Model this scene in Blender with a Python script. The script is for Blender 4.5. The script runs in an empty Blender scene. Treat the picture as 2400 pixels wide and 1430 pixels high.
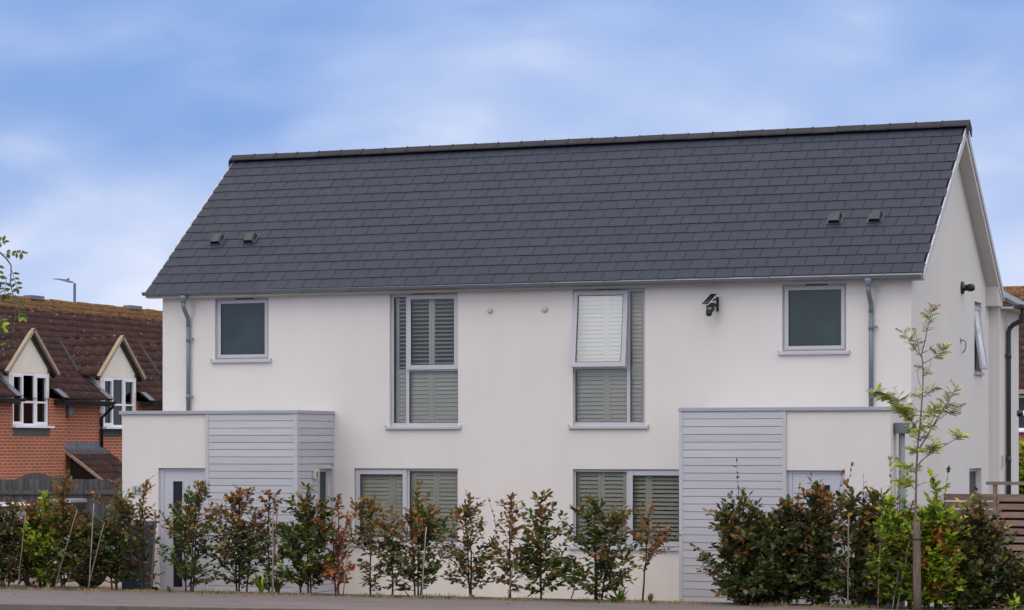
import bpy, bmesh, math, random
from mathutils import Vector, Matrix
R = math.radians
S = bpy.context.scene
COL = S.collection

# ------------------------------------------------------------------ camera
F, YAW, CX, CD, CH, HY = 5921.46, -0.3803, 14.6523, 36.7732, 2.4647, 1047.4
cam_d = bpy.data.cameras.new("camera")
cam = bpy.data.objects.new("camera", cam_d); COL.objects.link(cam)
cam.location = (CX, -CD, CH)
cam.rotation_euler = (R(90), 0, -YAW)
cam_d.sensor_width = 36.0
cam_d.lens = F / 2400 * 36.0
cam_d.shift_y = (HY - 715) / 2400
cam_d.clip_start = 0.5; cam_d.clip_end = 5000
S.camera = cam

# ------------------------------------------------------------------ light
S.view_settings.view_transform = 'Standard'
S.view_settings.look = 'None'
S.view_settings.gamma = 1.0
S.view_settings.exposure = 0.0
SUN = Vector((-0.06, -0.55, 0.83)).normalized()
sun_d = bpy.data.lights.new("sun", 'SUN')
sun_d.energy = 0.55; sun_d.angle = R(40); sun_d.color = (1.0, 0.93, 0.86)
sun = bpy.data.objects.new("sun", sun_d); COL.objects.link(sun)
sun.rotation_euler = (-SUN).to_track_quat('-Z', 'Y').to_euler()

W_ = bpy.data.worlds.new("World"); S.world = W_; W_.use_nodes = True
nt = W_.node_tree; nt.nodes.clear()
def nn(t, **k):
    n = nt.nodes.new(t)
    for a, b in k.items(): setattr(n, a, b)
    return n
sky = nn('ShaderNodeTexSky', sky_type='NISHITA', sun_disc=False)
sky.sun_elevation = math.asin(SUN.z); sky.sun_rotation = math.atan2(SUN.x, SUN.y)
sky.air_density = 1.0; sky.dust_density = 0.6; sky.ozone_density = 3.0
tc = nn('ShaderNodeTexCoord')
L = nt.links.new
def mth(op, a, b=None, clamp=False):
    m = nn('ShaderNodeMath', operation=op); m.use_clamp = clamp
    for k, v in enumerate((a, b)):
        if v is None: continue
        if isinstance(v, (int, float)): m.inputs[k].default_value = v
        else: L(v, m.inputs[k])
    return m.outputs[0]
def ramp(v, a, b, lo=0.0, hi=1.0):
    m = nn('ShaderNodeMapRange', interpolation_type='SMOOTHSTEP'); m.inputs['From Min'].default_value = a; m.inputs['From Max'].default_value = b
    m.inputs['To Min'].default_value = lo; m.inputs['To Max'].default_value = hi; L(v, m.inputs['Value']); return m.outputs['Result']
def cmix(a, b, f, mode='MIX'):
    m = nn('ShaderNodeMix', data_type='RGBA', blend_type=mode)
    for k, v in (('A', a), ('B', b)):
        if isinstance(v, tuple): m.inputs[k].default_value = (*v, 1)
        else: L(v, m.inputs[k])
    if isinstance(f, (int, float)): m.inputs['Factor'].default_value = f
    else: L(f, m.inputs['Factor'])
    return m.outputs['Result']
def cloud_noise(loc, rot, sc, scale, det, dist):
    mp = nn('ShaderNodeMapping'); mp.inputs['Location'].default_value = loc; mp.inputs['Rotation'].default_value = rot; mp.inputs['Scale'].default_value = sc
    n = nn('ShaderNodeTexNoise'); n.inputs['Scale'].default_value = scale; n.inputs['Detail'].default_value = det; n.inputs['Roughness'].default_value = 0.45; n.inputs['Distortion'].default_value = dist
    L(tc.outputs['Generated'], mp.inputs['Vector']); L(mp.outputs['Vector'], n.inputs['Vector']); return n.outputs['Fac']
sep = nn('ShaderNodeSeparateXYZ'); L(tc.outputs['Generated'], sep.inputs[0])
Z_ = sep.outputs['Z']
blue = cmix(sky.outputs['Color'], (2.15, 3.85, 7.9), 0.88)
c1 = cloud_noise((-2.565, 0.215, -0.806), (0, R(-22), R(-15)), (2.2, 2.2, 5.0), 2.3, 3, 0.4)
c2 = cloud_noise((0.215, -0.806, -2.565), (0, R(-26), R(-15)), (3.0, 3.0, 6.25), 4.5, 5, 0.3)
cf = mth('ADD', mth('MULTIPLY', c1, 0.75), mth('MULTIPLY', c2, 0.25))
cf = mth('ADD', cf, ramp(Z_, 0.0, 0.18, 0.14, -0.05))
fac = ramp(cf, 0.27, 0.66, 0.03, 1.0)
base = cmix(blue, (6.2, 7.2, 9.7), fac)
base = cmix(base, (7.9, 8.4, 9.9), ramp(mth('ADD', mth('ADD', c1, c2), ramp(Z_, 0.02, 0.16, 0.30, 0.0)), 1.02, 1.5))
# overhead the cloud sheet closes and is a neutral white, brightest round the veiled sun
over = cmix(base, (10.6, 10.1, 10.1), ramp(Z_, 0.20, 0.55))
glow_d = nn('ShaderNodeVectorMath', operation='DOT_PRODUCT'); L(tc.outputs['Generated'], glow_d.inputs[0])
glow_d.inputs[1].default_value = Vector((-0.05, -0.68, 0.73)).normalized()
over = cmix(over, (6.6, 6.3, 6.2), ramp(glow_d.outputs['Value'], math.cos(R(42)), math.cos(R(8))), 'ADD')
# bright sky lobe added on the right hand side to light the gable
side_d = nn('ShaderNodeVectorMath', operation='DOT_PRODUCT'); L(tc.outputs['Generated'], side_d.inputs[0])
side_d.inputs[1].default_value = Vector((0.85, -0.12, 0.50)).normalized()
over = cmix(over, (6.6, 6.6, 7.4), ramp(side_d.outputs['Value'], math.cos(R(42)), math.cos(R(8))), 'ADD')
# bright sky lobe added low in front of the house for the open sash to mirror
sash_lobe_d = nn('ShaderNodeVectorMath', operation='DOT_PRODUCT'); L(tc.outputs['Generated'], sash_lobe_d.inputs[0])
sash_lobe_d.inputs[1].default_value = Vector((-0.338, -0.942, 0.315)).normalized()
over = cmix(over, (38.0, 38.0, 40.5), ramp(sash_lobe_d.outputs['Value'], math.cos(R(11.5)), math.cos(R(4))), 'ADD')
bg = nn('ShaderNodeBackground'); bg.inputs['Strength'].default_value = 0.1
out = nn('ShaderNodeOutputWorld')
L(over, bg.inputs['Color']); L(bg.outputs[0], out.inputs[0])

# ------------------------------------------------------------------ helpers
_c, _s = math.cos(YAW), math.sin(YAW)
def spot(px, py, Y=None, Z=None, X=None, t=None):
    """a point of the site seen at this place in the photograph, on a plane of known depth"""
    r, u = (px - 1200) / F, -(py - HY) / F
    d = Vector((_s + r * _c, _c - r * _s, u)); o = Vector((CX, -CD, CH))
    if Y is not None: t = (Y - o.y) / d.y
    elif X is not None: t = (X - o.x) / d.x
    elif Z is not None: t = (Z - o.z) / d.z
    return o + d * t

def props(o, label=None, cat=None, group=None, kind=None):
    if label: o['label'] = label
    if cat: o['category'] = cat
    if group: o['group'] = group
    if kind: o['kind'] = kind
    return o
def empty(name, loc=(0, 0, 0), label=None, cat=None, group=None):
    o = bpy.data.objects.new(name, None); COL.objects.link(o); o.location = loc
    o.empty_display_size = 0.2
    return props(o, label, cat, group)
def put(name, me, mats, parent=None, world=True):
    o = bpy.data.objects.new(name, me); COL.objects.link(o)
    for m in (mats if isinstance(mats, (list, tuple)) else [mats]): me.materials.append(m)
    if parent is not None:
        o.parent = parent
        if world:
            p, M = parent, Matrix.Identity(4)
            chain = []
            while p: chain.append(p); p = p.parent
            for q in reversed(chain):
                M = M @ q.matrix_parent_inverse @ Matrix.LocRotScale(q.location, q.rotation_euler, q.scale)
            o.matrix_parent_inverse = M.inverted()
    return o

class B:
    """collects shapes and links them as one mesh object (world coordinates)"""
    def __init__(s): s.v = []; s.f = []; s.m = []; s.sm = []
    def poly(s, pts, mi=0, smooth=False):
        i = len(s.v); s.v += [tuple(p) for p in pts]; s.f.append(tuple(range(i, i + len(pts)))); s.m.append(mi); s.sm.append(smooth); return s
    def hexa(s, p, mi=0):
        i = len(s.v); s.v += [tuple(q) for q in p]
        for f in ((0, 3, 2, 1), (4, 5, 6, 7), (0, 1, 5, 4), (1, 2, 6, 5), (2, 3, 7, 6), (3, 0, 4, 7)):
            s.f.append(tuple(i + k for k in f)); s.m.append(mi); s.sm.append(False)
        return s
    def box(s, x0, x1, y0, y1, z0, z1, mi=0):
        if x0 > x1: x0, x1 = x1, x0
        if y0 > y1: y0, y1 = y1, y0
        if z0 > z1: z0, z1 = z1, z0
        return s.hexa([(x0, y0, z0), (x1, y0, z0), (x1, y1, z0), (x0, y1, z0), (x0, y0, z1), (x1, y0, z1), (x1, y1, z1), (x0, y1, z1)], mi)
    def obox(s, o, a, b, c, mi=0):
        o, a, b, c = map(Vector, (o, a, b, c))
        return s.hexa([o, o + a, o + a + b, o + b, o + c, o + a + c, o + a + b + c, o + b + c], mi)
    def prism(s, poly, ext, mi=0):
        ext = Vector(ext); n = len(poly); i = len(s.v)
        s.v += [tuple(p) for p in poly] + [tuple(Vector(p) + ext) for p in poly]
        s.f.append(tuple(range(i + n - 1, i - 1, -1))); s.f.append(tuple(range(i + n, i + 2 * n))); s.m += [mi, mi]; s.sm += [False, False]
        for k in range(n):
            l = (k + 1) % n
            s.f.append((i + k, i + l, i + n + l, i + n + k)); s.m.append(mi); s.sm.append(False)
        return s
    def tube(s, pts, r, n=10, mi=0, caps=True):
        pts = [Vector(p) for p in pts]; rs = r if isinstance(r, (list, tuple)) else [r] * len(pts)
        base = len(s.v); up = None
        for k, p in enumerate(pts):
            d = (pts[min(k + 1, len(pts) - 1)] - pts[max(k - 1, 0)]).normalized()
            if up is None:
                up = Vector((0, 0, 1)) if abs(d.z) < 0.9 else Vector((0, 1, 0))
            a = d.cross(up).normalized(); b = a.cross(d).normalized(); up = b
            for q in range(n):
                t = 2 * math.pi * q / n
                s.v.append(tuple(p + (a * math.cos(t) + b * math.sin(t)) * rs[k]))
        for k in range(len(pts) - 1):
            for q in range(n):
                w = (q + 1) % n
                s.f.append((base + k * n + q, base + k * n + w, base + (k + 1) * n + w, base + (k + 1) * n + q)); s.m.append(mi); s.sm.append(True)
        if caps:
            s.f.append(tuple(base + q for q in range(n - 1, -1, -1))); s.m.append(mi); s.sm.append(False)
            e = base + (len(pts) - 1) * n
            s.f.append(tuple(e + q for q in range(n))); s.m.append(mi); s.sm.append(False)
        return s
    def lathe(s, o, axis, prof, n=16, mi=0):
        """prof: (distance along axis, radius)"""
        o = Vector(o); ax = Vector(axis).normalized()
        return s.tube([o + ax * d for d, r in prof], [max(r, 1e-4) for d, r in prof], n, mi)
    def ball(s, o, r, n=10, sc=(1, 1, 1), mi=0):
        base = len(s.v); o = Vector(o)
        for i in range(n + 1):
            a = math.pi * i / n
            for j in range(2 * n):
                b = math.pi * j / n
                s.v.append((o.x + r * sc[0] * math.sin(a) * math.cos(b), o.y + r * sc[1] * math.sin(a) * math.sin(b), o.z + r * sc[2] * math.cos(a)))
        for i in range(n):
            for j in range(2 * n):
                k = (j + 1) % (2 * n)
                s.f.append((base + i * 2 * n + j, base + (i + 1) * 2 * n + j, base + (i + 1) * 2 * n + k, base + i * 2 * n + k)); s.m.append(mi); s.sm.append(True)
        return s
    def mesh(s, name):
        me = bpy.data.meshes.new(name); me.from_pydata(s.v, [], s.f)
        me.polygons.foreach_set('material_index', s.m); me.polygons.foreach_set('use_smooth', s.sm)
        me.update(); return me
    def put(s, name, mats, parent=None, bevel=0, **k):
        me = s.mesh(name)
        bm = bmesh.new(); bm.from_mesh(me); bmesh.ops.recalc_face_normals(bm, faces=bm.faces); bm.to_mesh(me); bm.free()
        o = put(name, me, mats, parent)
        if bevel:
            md = o.modifiers.new('bevel', 'BEVEL'); md.width = bevel; md.segments = 2; md.limit_method = 'ANGLE'; md.angle_limit = R(40)
        return props(o, **k)

# ------------------------------------------------------------------ materials
def mat(name, col, rough=0.6, spec=0.5, metal=0.0, var=0.0, vscale=3.0, vdetail=4, bump=0.0, bscale=60, col2=None, island=0.0, trans=0.0, stretch=(1, 1, 1)):
    m = bpy.data.materials.new(name); m.use_nodes = True; t = m.node_tree; p = t.nodes['Principled BSDF']
    p.inputs['Roughness'].default_value = rough; p.inputs['Metallic'].default_value = metal
    p.inputs['Specular IOR Level'].default_value = spec
    p.inputs['Base Color'].default_value = (*col, 1)
    last = None
    if var or col2:
        c = t.nodes.new('ShaderNodeTexCoord'); mpn = t.nodes.new('ShaderNodeMapping'); mpn.inputs['Scale'].default_value = stretch
        t.links.new(c.outputs['Object'], mpn.inputs['Vector'])
        n = t.nodes.new('ShaderNodeTexNoise'); n.inputs['Scale'].default_value = vscale; n.inputs['Detail'].default_value = vdetail; n.inputs['Roughness'].default_value = 0.6
        t.links.new(mpn.outputs['Vector'], n.inputs['Vector'])
        mx = t.nodes.new('ShaderNodeMix'); mx.data_type = 'RGBA'
        c2 = col2 if col2 else tuple(v * (1 - var) for v in col)
        c1 = col if col2 else tuple(min(1, v * (1 + var)) for v in col)
        mx.inputs['A'].default_value = (*c1, 1); mx.inputs['B'].default_value = (*c2, 1)
        rp = t.nodes.new('ShaderNodeMapRange'); rp.inputs['From Min'].default_value = 0.3; rp.inputs['From Max'].default_value = 0.7
        t.links.new(n.outputs['Fac'], rp.inputs['Value']); t.links.new(rp.outputs['Result'], mx.inputs['Factor'])
        last = mx.outputs['Result']
    if island:
        g = t.nodes.new('ShaderNodeNewGeometry'); mr = t.nodes.new('ShaderNodeMapRange')
        mr.inputs['To Min'].default_value = 1 - island; mr.inputs['To Max'].default_value = 1 + island
        t.links.new(g.outputs['Random Per Island'], mr.inputs['Value'])
        mu = t.nodes.new('ShaderNodeMix'); mu.data_type = 'RGBA'; mu.blend_type = 'MULTIPLY'; mu.inputs['Factor'].default_value = 1
        if last: t.links.new(last, mu.inputs['A'])
        else: mu.inputs['A'].default_value = (*col, 1)
        t.links.new(mr.outputs['Result'], mu.inputs['B']); last = mu.outputs['Result']
    if last: t.links.new(last, p.inputs['Base Color'])
    if bump:
        c = t.nodes.new('ShaderNodeTexCoord'); n = t.nodes.new('ShaderNodeTexNoise'); n.inputs['Scale'].default_value = bscale; n.inputs['Detail'].default_value = 4
        t.links.new(c.outputs['Object'], n.inputs['Vector'])
        b = t.nodes.new('ShaderNodeBump'); b.inputs['Strength'].default_value = bump; b.inputs['Distance'].default_value = 0.01
        t.links.new(n.outputs['Fac'], b.inputs['Height']); t.links.new(b.outputs['Normal'], p.inputs['Normal'])
    if trans:
        tr = t.nodes.new('ShaderNodeBsdfTranslucent'); ms = t.nodes.new('ShaderNodeMixShader'); ms.inputs[0].default_value = trans
        if last: t.links.new(last, tr.inputs['Color'])
        else: tr.inputs['Color'].default_value = (*col, 1)
        o = t.nodes['Material Output']
        t.links.new(p.outputs[0], ms.inputs[1]); t.links.new(tr.outputs[0], ms.inputs[2]); t.links.new(ms.outputs[0], o.inputs['Surface'])
    return m

def glass(name, tint=(0.855, 0.86, 0.825), refl=0.034):
    m = bpy.data.materials.new(name); m.use_nodes = True; t = m.node_tree; t.nodes.clear()
    o = t.nodes.new('ShaderNodeOutputMaterial'); tr = t.nodes.new('ShaderNodeBsdfTransparent'); tr.inputs[0].default_value = (*tint, 1)
    gl = t.nodes.new('ShaderNodeBsdfGlossy'); gl.inputs['Roughness'].default_value = 0.02
    lw = t.nodes.new('ShaderNodeLayerWeight'); lw.inputs['Blend'].default_value = 0.25
    mr = t.nodes.new('ShaderNodeMapRange'); mr.inputs['To Min'].default_value = refl; mr.inputs['To Max'].default_value = 1
    ms = t.nodes.new('ShaderNodeMixShader')
    t.links.new(lw.outputs['Fresnel'], mr.inputs['Value']); t.links.new(mr.outputs['Result'], ms.inputs[0])
    t.links.new(tr.outputs[0], ms.inputs[1]); t.links.new(gl.outputs[0], ms.inputs[2]); t.links.new(ms.outputs[0], o.inputs['Surface'])
    return m

M = {}
M['render'] = mat('white_render', (0.695, 0.660, 0.626), 0.92, 0.2, var=0.025, vscale=0.7, vdetail=6, bump=0.25, bscale=140)
def streaks(m, amt=0.05):
    t = m.node_tree; p = t.nodes['Principled BSDF']; l = p.inputs['Base Color'].links[0].from_socket
    c = t.nodes.new('ShaderNodeTexCoord'); mp = t.nodes.new('ShaderNodeMapping'); mp.inputs['Scale'].default_value = (2.6, 2.6, .35)
    n = t.nodes.new('ShaderNodeTexNoise'); n.inputs['Scale'].default_value = 1.0; n.inputs['Detail'].default_value = 6
    mp2 = t.nodes.new('ShaderNodeMapping'); mp2.inputs['Scale'].default_value = (.35, .35, .5)
    n2 = t.nodes.new('ShaderNodeTexNoise'); n2.inputs['Scale'].default_value = 1.0; n2.inputs['Detail'].default_value = 3
    t.links.new(c.outputs['Object'], mp.inputs[0]); t.links.new(mp.outputs[0], n.inputs['Vector']); t.links.new(c.outputs['Object'], mp2.inputs[0]); t.links.new(mp2.outputs[0], n2.inputs['Vector'])
    mu = t.nodes.new('ShaderNodeMath'); mu.operation = 'MULTIPLY'; t.links.new(n.outputs['Fac'], mu.inputs[0]); t.links.new(n2.outputs['Fac'], mu.inputs[1])
    r = t.nodes.new('ShaderNodeMapRange'); r.inputs['From Min'].default_value = .12; r.inputs['From Max'].default_value = .42; r.inputs['To Min'].default_value = 1 + amt * .6; r.inputs['To Max'].default_value = 1 - amt
    t.links.new(mu.outputs[0], r.inputs['Value'])
    x = t.nodes.new('ShaderNodeMix'); x.data_type = 'RGBA'; x.blend_type = 'MULTIPLY'; x.inputs['Factor'].default_value = 1
    t.links.new(l, x.inputs['A']); t.links.new(r.outputs[0], x.inputs['B']); t.links.new(x.outputs['Result'], p.inputs['Base Color'])
streaks(M['render'], 0.03)
M['slate'] = mat('slate', (0.032, 0.039, 0.059), 0.55, 0.3, var=0.05, vscale=9, bump=0.25, bscale=90, island=0.08)
M['underlay'] = mat('roof_underlay', (0.014, 0.013, 0.014), 0.9, 0.1)
M['ridge'] = mat('ridge_tile', (0.032, 0.030, 0.036), 0.7, 0.3, var=0.2, vscale=6, island=0.12, bump=0.2)
M['soffit'] = mat('soffit_white', (0.60, 0.57, 0.54), 0.6, 0.3, var=0.05, vscale=2)
M['verge'] = mat('verge_trim', (0.50, 0.50, 0.53), 0.45, 0.4, var=0.08, vscale=4)
M['frame'] = mat('window_frame_grey', (0.465, 0.462, 0.500), 0.42, 0.4, var=0.03, vscale=3)
M['clad'] = mat('cladding_board', (0.485, 0.487, 0.520), 0.6, 0.3, var=0.07, vscale=3, stretch=(0.5, 1, 14), bump=0.1, bscale=40, island=0.06)
M['gap'] = mat('cladding_gap', (0.12, 0.12, 0.135), 0.9, 0.1)
M['coping'] = mat('coping_metal', (0.36, 0.36, 0.41), 0.45, 0.4, var=0.06, vscale=2)
M['gutter'] = mat('gutter_grey', (0.155, 0.180, 0.205), 0.38, 0.5, var=0.08, vscale=5)
M['dpipe_dark'] = mat('downpipe_dark', (0.035, 0.040, 0.047), 0.4, 0.5, var=0.1)
M['shutter'] = mat('shutter_paint', (0.80, 0.785, 0.765), 0.5, 0.3)
M['obscure'] = mat('obscured_glass', (0.030, 0.050, 0.055), 0.22, 0.5, var=0.25, vscale=1.2)
M['glass'] = glass('window_glass')
M['glass_bright'] = mat('sky_reflection_white', (0.86, 0.86, 0.87), 0.12, 0.6)  # white pane colour stands in for bright sky reflected in the gable sash
M['glass_dark'] = glass('dark_glass', (0.35, 0.38, 0.38), 0.04)
M['door'] = mat('door_pale_grey', (0.50, 0.50, 0.56), 0.4, 0.4, var=0.02)
M['doorglass'] = mat('door_dark_glass', (0.018, 0.022, 0.028), 0.1, 0.5)
M['black'] = mat('black_plastic', (0.012, 0.012, 0.013), 0.4, 0.5)
M['grey'] = mat('grey_plastic', (0.20, 0.20, 0.21), 0.35, 0.5)
M['palegrey'] = mat('pale_grey_plastic', (0.50, 0.51, 0.46), 0.5, 0.4)
M['cream'] = mat('cream_plastic', (0.58, 0.53, 0.42), 0.5, 0.4)
M['chrome'] = mat('steel', (0.55, 0.55, 0.56), 0.25, 0.5, metal=1.0)
M['panel'] = mat('solar_cell', (0.010, 0.011, 0.016), 0.25, 0.5)
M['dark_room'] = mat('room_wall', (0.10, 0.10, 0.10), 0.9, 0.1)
M['lead'] = mat('lead_flashing', (0.15, 0.17, 0.20), 0.5, 0.4, var=0.25, vscale=5)
M['buff'] = mat('barge_board', (0.36, 0.285, 0.21), 0.7, 0.2, var=0.15, vscale=5)
M['dcream'] = mat('dormer_render', (0.82, 0.76, 0.66), 0.9, 0.2, var=0.06, vscale=1.5)
M['upvc'] = mat('white_upvc', (0.86, 0.86, 0.88), 0.4, 0.4)
M['curtain'] = mat('net_curtain', (0.34, 0.36, 0.34), 0.9, 0.1, var=0.15, vscale=6, stretch=(1, 6, 0.3))
M['soldier'] = mat('grey_brick_course', (0.11, 0.105, 0.10), 0.9, 0.1, var=0.3, vscale=40, stretch=(1, 1, .05))
M['fence'] = mat('weathered_fence_grey', (0.085, 0.085, 0.088), 0.85, 0.2, var=0.35, vscale=5, stretch=(5, 5, 0.6), island=0.25)
M['slat'] = mat('brown_fence_slat', (0.235, 0.165, 0.130), 0.8, 0.2, var=0.25, vscale=5, stretch=(0.7, 3, 6), island=0.15)
M['railwood'] = mat('grey_weathered_rail', (0.20, 0.17, 0.16), 0.8, 0.2, var=0.2, vscale=6)
M['stake'] = mat('stake_wood', (0.150, 0.110, 0.085), 0.85, 0.2, var=0.35, vscale=8, stretch=(4, 4, 0.4))
M['cane'] = mat('bamboo_cane', (0.24, 0.18, 0.12), 0.6, 0.3, var=0.25, vscale=6)
M['cane_pale'] = mat('pale_cane', (0.29, 0.26, 0.225), 0.6, 0.3, var=0.2, vscale=6)
M['cane_red'] = mat('brown_cane', (0.17, 0.09, 0.06), 0.6, 0.3, var=0.25, vscale=6)
M['bark'] = mat('shrub_bark', (0.045, 0.032, 0.026), 0.85, 0.2, var=0.3, vscale=20)
M['bark_pale'] = mat('young_tree_bark', (0.17, 0.135, 0.13), 0.8, 0.2, var=0.3, vscale=15)
M['car'] = mat('car_silver_paint', (0.55, 0.57, 0.62), 0.25, 0.6)
M['carglass'] = mat('car_glass', (0.03, 0.045, 0.06), 0.06, 0.6)
M['tyre'] = mat('tyre_rubber', (0.012, 0.012, 0.012), 0.8, 0.2)
M['bin_blue'] = mat('bin_blue', (0.024, 0.052, 0.086), 0.45, 0.4, var=0.1)
M['bin_grey'] = mat('bin_slate_grey', (0.070, 0.082, 0.115), 0.45, 0.4, var=0.1)
M['lamp_teal'] = mat('lamp_teal_paint', (0.045, 0.115, 0.145), 0.4, 0.4)
M['lamp_head'] = mat('lamp_head_grey', (0.22, 0.26, 0.33), 0.4, 0.4)
M['plate'] = mat('number_plate', (0.40, 0.43, 0.46), 0.3, 0.4)
M['digit'] = mat('plate_digit', (0.02, 0.02, 0.03), 0.5, 0.3)

def brick_mat(name, axis):
    m = bpy.data.materials.new(name); m.use_nodes = True; t = m.node_tree; p = t.nodes['Principled BSDF']
    c = t.nodes.new('ShaderNodeTexCoord'); sp = t.nodes.new('ShaderNodeSeparateXYZ'); cb = t.nodes.new('ShaderNodeCombineXYZ')
    t.links.new(c.outputs['Object'], sp.inputs[0]); t.links.new(sp.outputs[axis], cb.inputs['X']); t.links.new(sp.outputs['Z'], cb.inputs['Y'])
    b = t.nodes.new('ShaderNodeTexBrick'); b.inputs['Scale'].default_value = 1.0
    b.inputs['Brick Width'].default_value = 0.225; b.inputs['Row Height'].default_value = 0.075; b.inputs['Mortar Size'].default_value = 0.010; b.inputs['Mortar Smooth'].default_value = 0.2; b.inputs['Bias'].default_value = -0.25
    b.inputs['Color1'].default_value = (0.46, 0.115, 0.056, 1); b.inputs['Color2'].default_value = (0.29, 0.115, 0.072, 1); b.inputs['Mortar'].default_value = (0.52, 0.34, 0.25, 1)
    t.links.new(cb.outputs[0], b.inputs['Vector'])
    n = t.nodes.new('ShaderNodeTexNoise'); n.inputs['Scale'].default_value = 0.9; n.inputs['Detail'].default_value = 5
    t.links.new(c.outputs['Object'], n.inputs['Vector'])
    mr = t.nodes.new('ShaderNodeMapRange'); mr.inputs['To Min'].default_value = 0.75; mr.inputs['To Max'].default_value = 1.2
    t.links.new(n.outputs['Fac'], mr.inputs['Value'])
    mu = t.nodes.new('ShaderNodeMix'); mu.data_type = 'RGBA'; mu.blend_type = 'MULTIPLY'; mu.inputs['Factor'].default_value = 1
    t.links.new(b.outputs['Color'], mu.inputs['A']); t.links.new(mr.outputs['Result'], mu.inputs['B']); t.links.new(mu.outputs['Result'], p.inputs['Base Color'])
    bu = t.nodes.new('ShaderNodeBump'); bu.inputs['Strength'].default_value = 0.6; bu.inputs['Distance'].default_value = 0.006; bu.invert = True
    t.links.new(b.outputs['Fac'], bu.inputs['Height']); t.links.new(bu.outputs['Normal'], p.inputs['Normal'])
    p.inputs['Roughness'].default_value = 0.9; p.inputs['Specular IOR Level'].default_value = 0.2
    return m
M['brickY'] = brick_mat('red_brick', 'Y'); M['brickX'] = brick_mat('red_brick_street_side', 'X')

def tile_mat(name, lich_z, spread):
    """brown concrete pantile with lichen that grows thickest on the courses near the ridge"""
    m = bpy.data.materials.new(name); m.use_nodes = True; t = m.node_tree; p = t.nodes['Principled BSDF']
    p.inputs['Roughness'].default_value = 0.9; p.inputs['Specular IOR Level'].default_value = 0.2
    c = t.nodes.new('ShaderNodeTexCoord')
    def noise(sc, det=4):
        n = t.nodes.new('ShaderNodeTexNoise'); n.inputs['Scale'].default_value = sc; n.inputs['Detail'].default_value = det; t.links.new(c.outputs['Object'], n.inputs['Vector']); return n
    def mix(a, b, f):
        x = t.nodes.new('ShaderNodeMix'); x.data_type = 'RGBA'
        for s, v in (('A', a), ('B', b)):
            if isinstance(v, tuple): x.inputs[s].default_value = (*v, 1)
            else: t.links.new(v, x.inputs[s])
        t.links.new(f, x.inputs['Factor']); return x.outputs['Result']
    def rng(v, a, b):
        r = t.nodes.new('ShaderNodeMapRange'); r.inputs['From Min'].default_value = a; r.inputs['From Max'].default_value = b; t.links.new(v, r.inputs['Value']); return r.outputs['Result']
    base = mix((0.078, 0.041, 0.035), (0.046, 0.027, 0.026), rng(noise(3.5).outputs['Fac'], .35, .65))
    pale = mix(base, (0.34, 0.31, 0.28), rng(noise(14, 2).outputs['Fac'], .69, .73))
    sp = t.nodes.new('ShaderNodeSeparateXYZ'); t.links.new(c.outputs['Object'], sp.inputs[0])
    h = rng(sp.outputs['Z'], lich_z - spread, lich_z)
    ad = t.nodes.new('ShaderNodeMath'); ad.operation = 'ADD'; t.links.new(h, ad.inputs[0]); t.links.new(noise(6.5, 8).outputs['Fac'], ad.inputs[1])
    lf = rng(ad.outputs[0], 1.05, 1.28)
    lc = mix((0.27, 0.13, 0.035), (0.12, 0.08, 0.055), rng(noise(16, 4).outputs['Fac'], .42, .58))
    fin = mix(pale, lc, lf)
    t.links.new(fin, p.inputs['Base Color'])
    bu = t.nodes.new('ShaderNodeBump'); bu.inputs['Strength'].default_value = 0.4; bu.inputs['Distance'].default_value = 0.01
    t.links.new(noise(40).outputs['Fac'], bu.inputs['Height']); t.links.new(bu.outputs['Normal'], p.inputs['Normal'])
    return m
M['tile'] = tile_mat('brown_roof_tile', 6.25, 0.75)
M['dtile'] = tile_mat('dormer_roof_tile', 5.75, 0.7)
M['tile2'] = tile_mat('brown_roof_tile_lichen', 7.2, 1.1)

# ground materials
M['asphalt'] = mat('pavement_asphalt', (0.155, 0.134, 0.134), 0.9, 0.2, vscale=1.6, col2=(0.215, 0.187, 0.184), bump=0.7, bscale=90, stretch=(0.5, 1.6, 1))
M['road'] = mat('road_asphalt', (0.10, 0.098, 0.10), 0.9, 0.2, vscale=3, col2=(0.14, 0.135, 0.135), bump=0.6, bscale=90)
M['kerb'] = mat('kerb_stone', (0.15, 0.125, 0.12), 0.9, 0.2, var=0.2, vscale=5, bump=0.3)
M['paving'] = mat('beige_paving', (0.38, 0.31, 0.27), 0.9, 0.2, var=0.2, vscale=4)
M['soil'] = mat('verge_soil', (0.25, 0.185, 0.125), 0.95, 0.1, vscale=7, col2=(0.13, 0.10, 0.065), bump=0.8, bscale=30)
M['ground'] = mat('ground_grass', (0.085, 0.085, 0.05), 0.95, 0.1, vscale=1.5, col2=(0.13, 0.115, 0.075), bump=0.5, bscale=25)
M['drygrass'] = mat('dry_grass', (0.40, 0.30, 0.17), 0.8, 0.2, island=0.35, trans=0.2)
M['grassgreen'] = mat('green_grass', (0.11, 0.16, 0.045), 0.8, 0.2, island=0.35, trans=0.25)
LEAF = dict(dark=(0.040, 0.060, 0.020), green=(0.070, 0.120, 0.024), olive=(0.125, 0.112, 0.028), bronze=(0.235, 0.125, 0.036),
            copper=(0.24, 0.095, 0.036), purple=(0.105, 0.055, 0.046), lime=(0.38, 0.43, 0.036), bright=(0.18, 0.29, 0.028),
            yellow=(0.45, 0.38, 0.04), red=(0.42, 0.085, 0.020), grey=(0.115, 0.122, 0.095))
LK = list(LEAF)
LM = [mat('leaf_' + k, tuple(min(.9, q * 1.22) for q in v), 0.45, 0.32, island=0.42, trans=0.25) for k, v in LEAF.items()]

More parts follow.
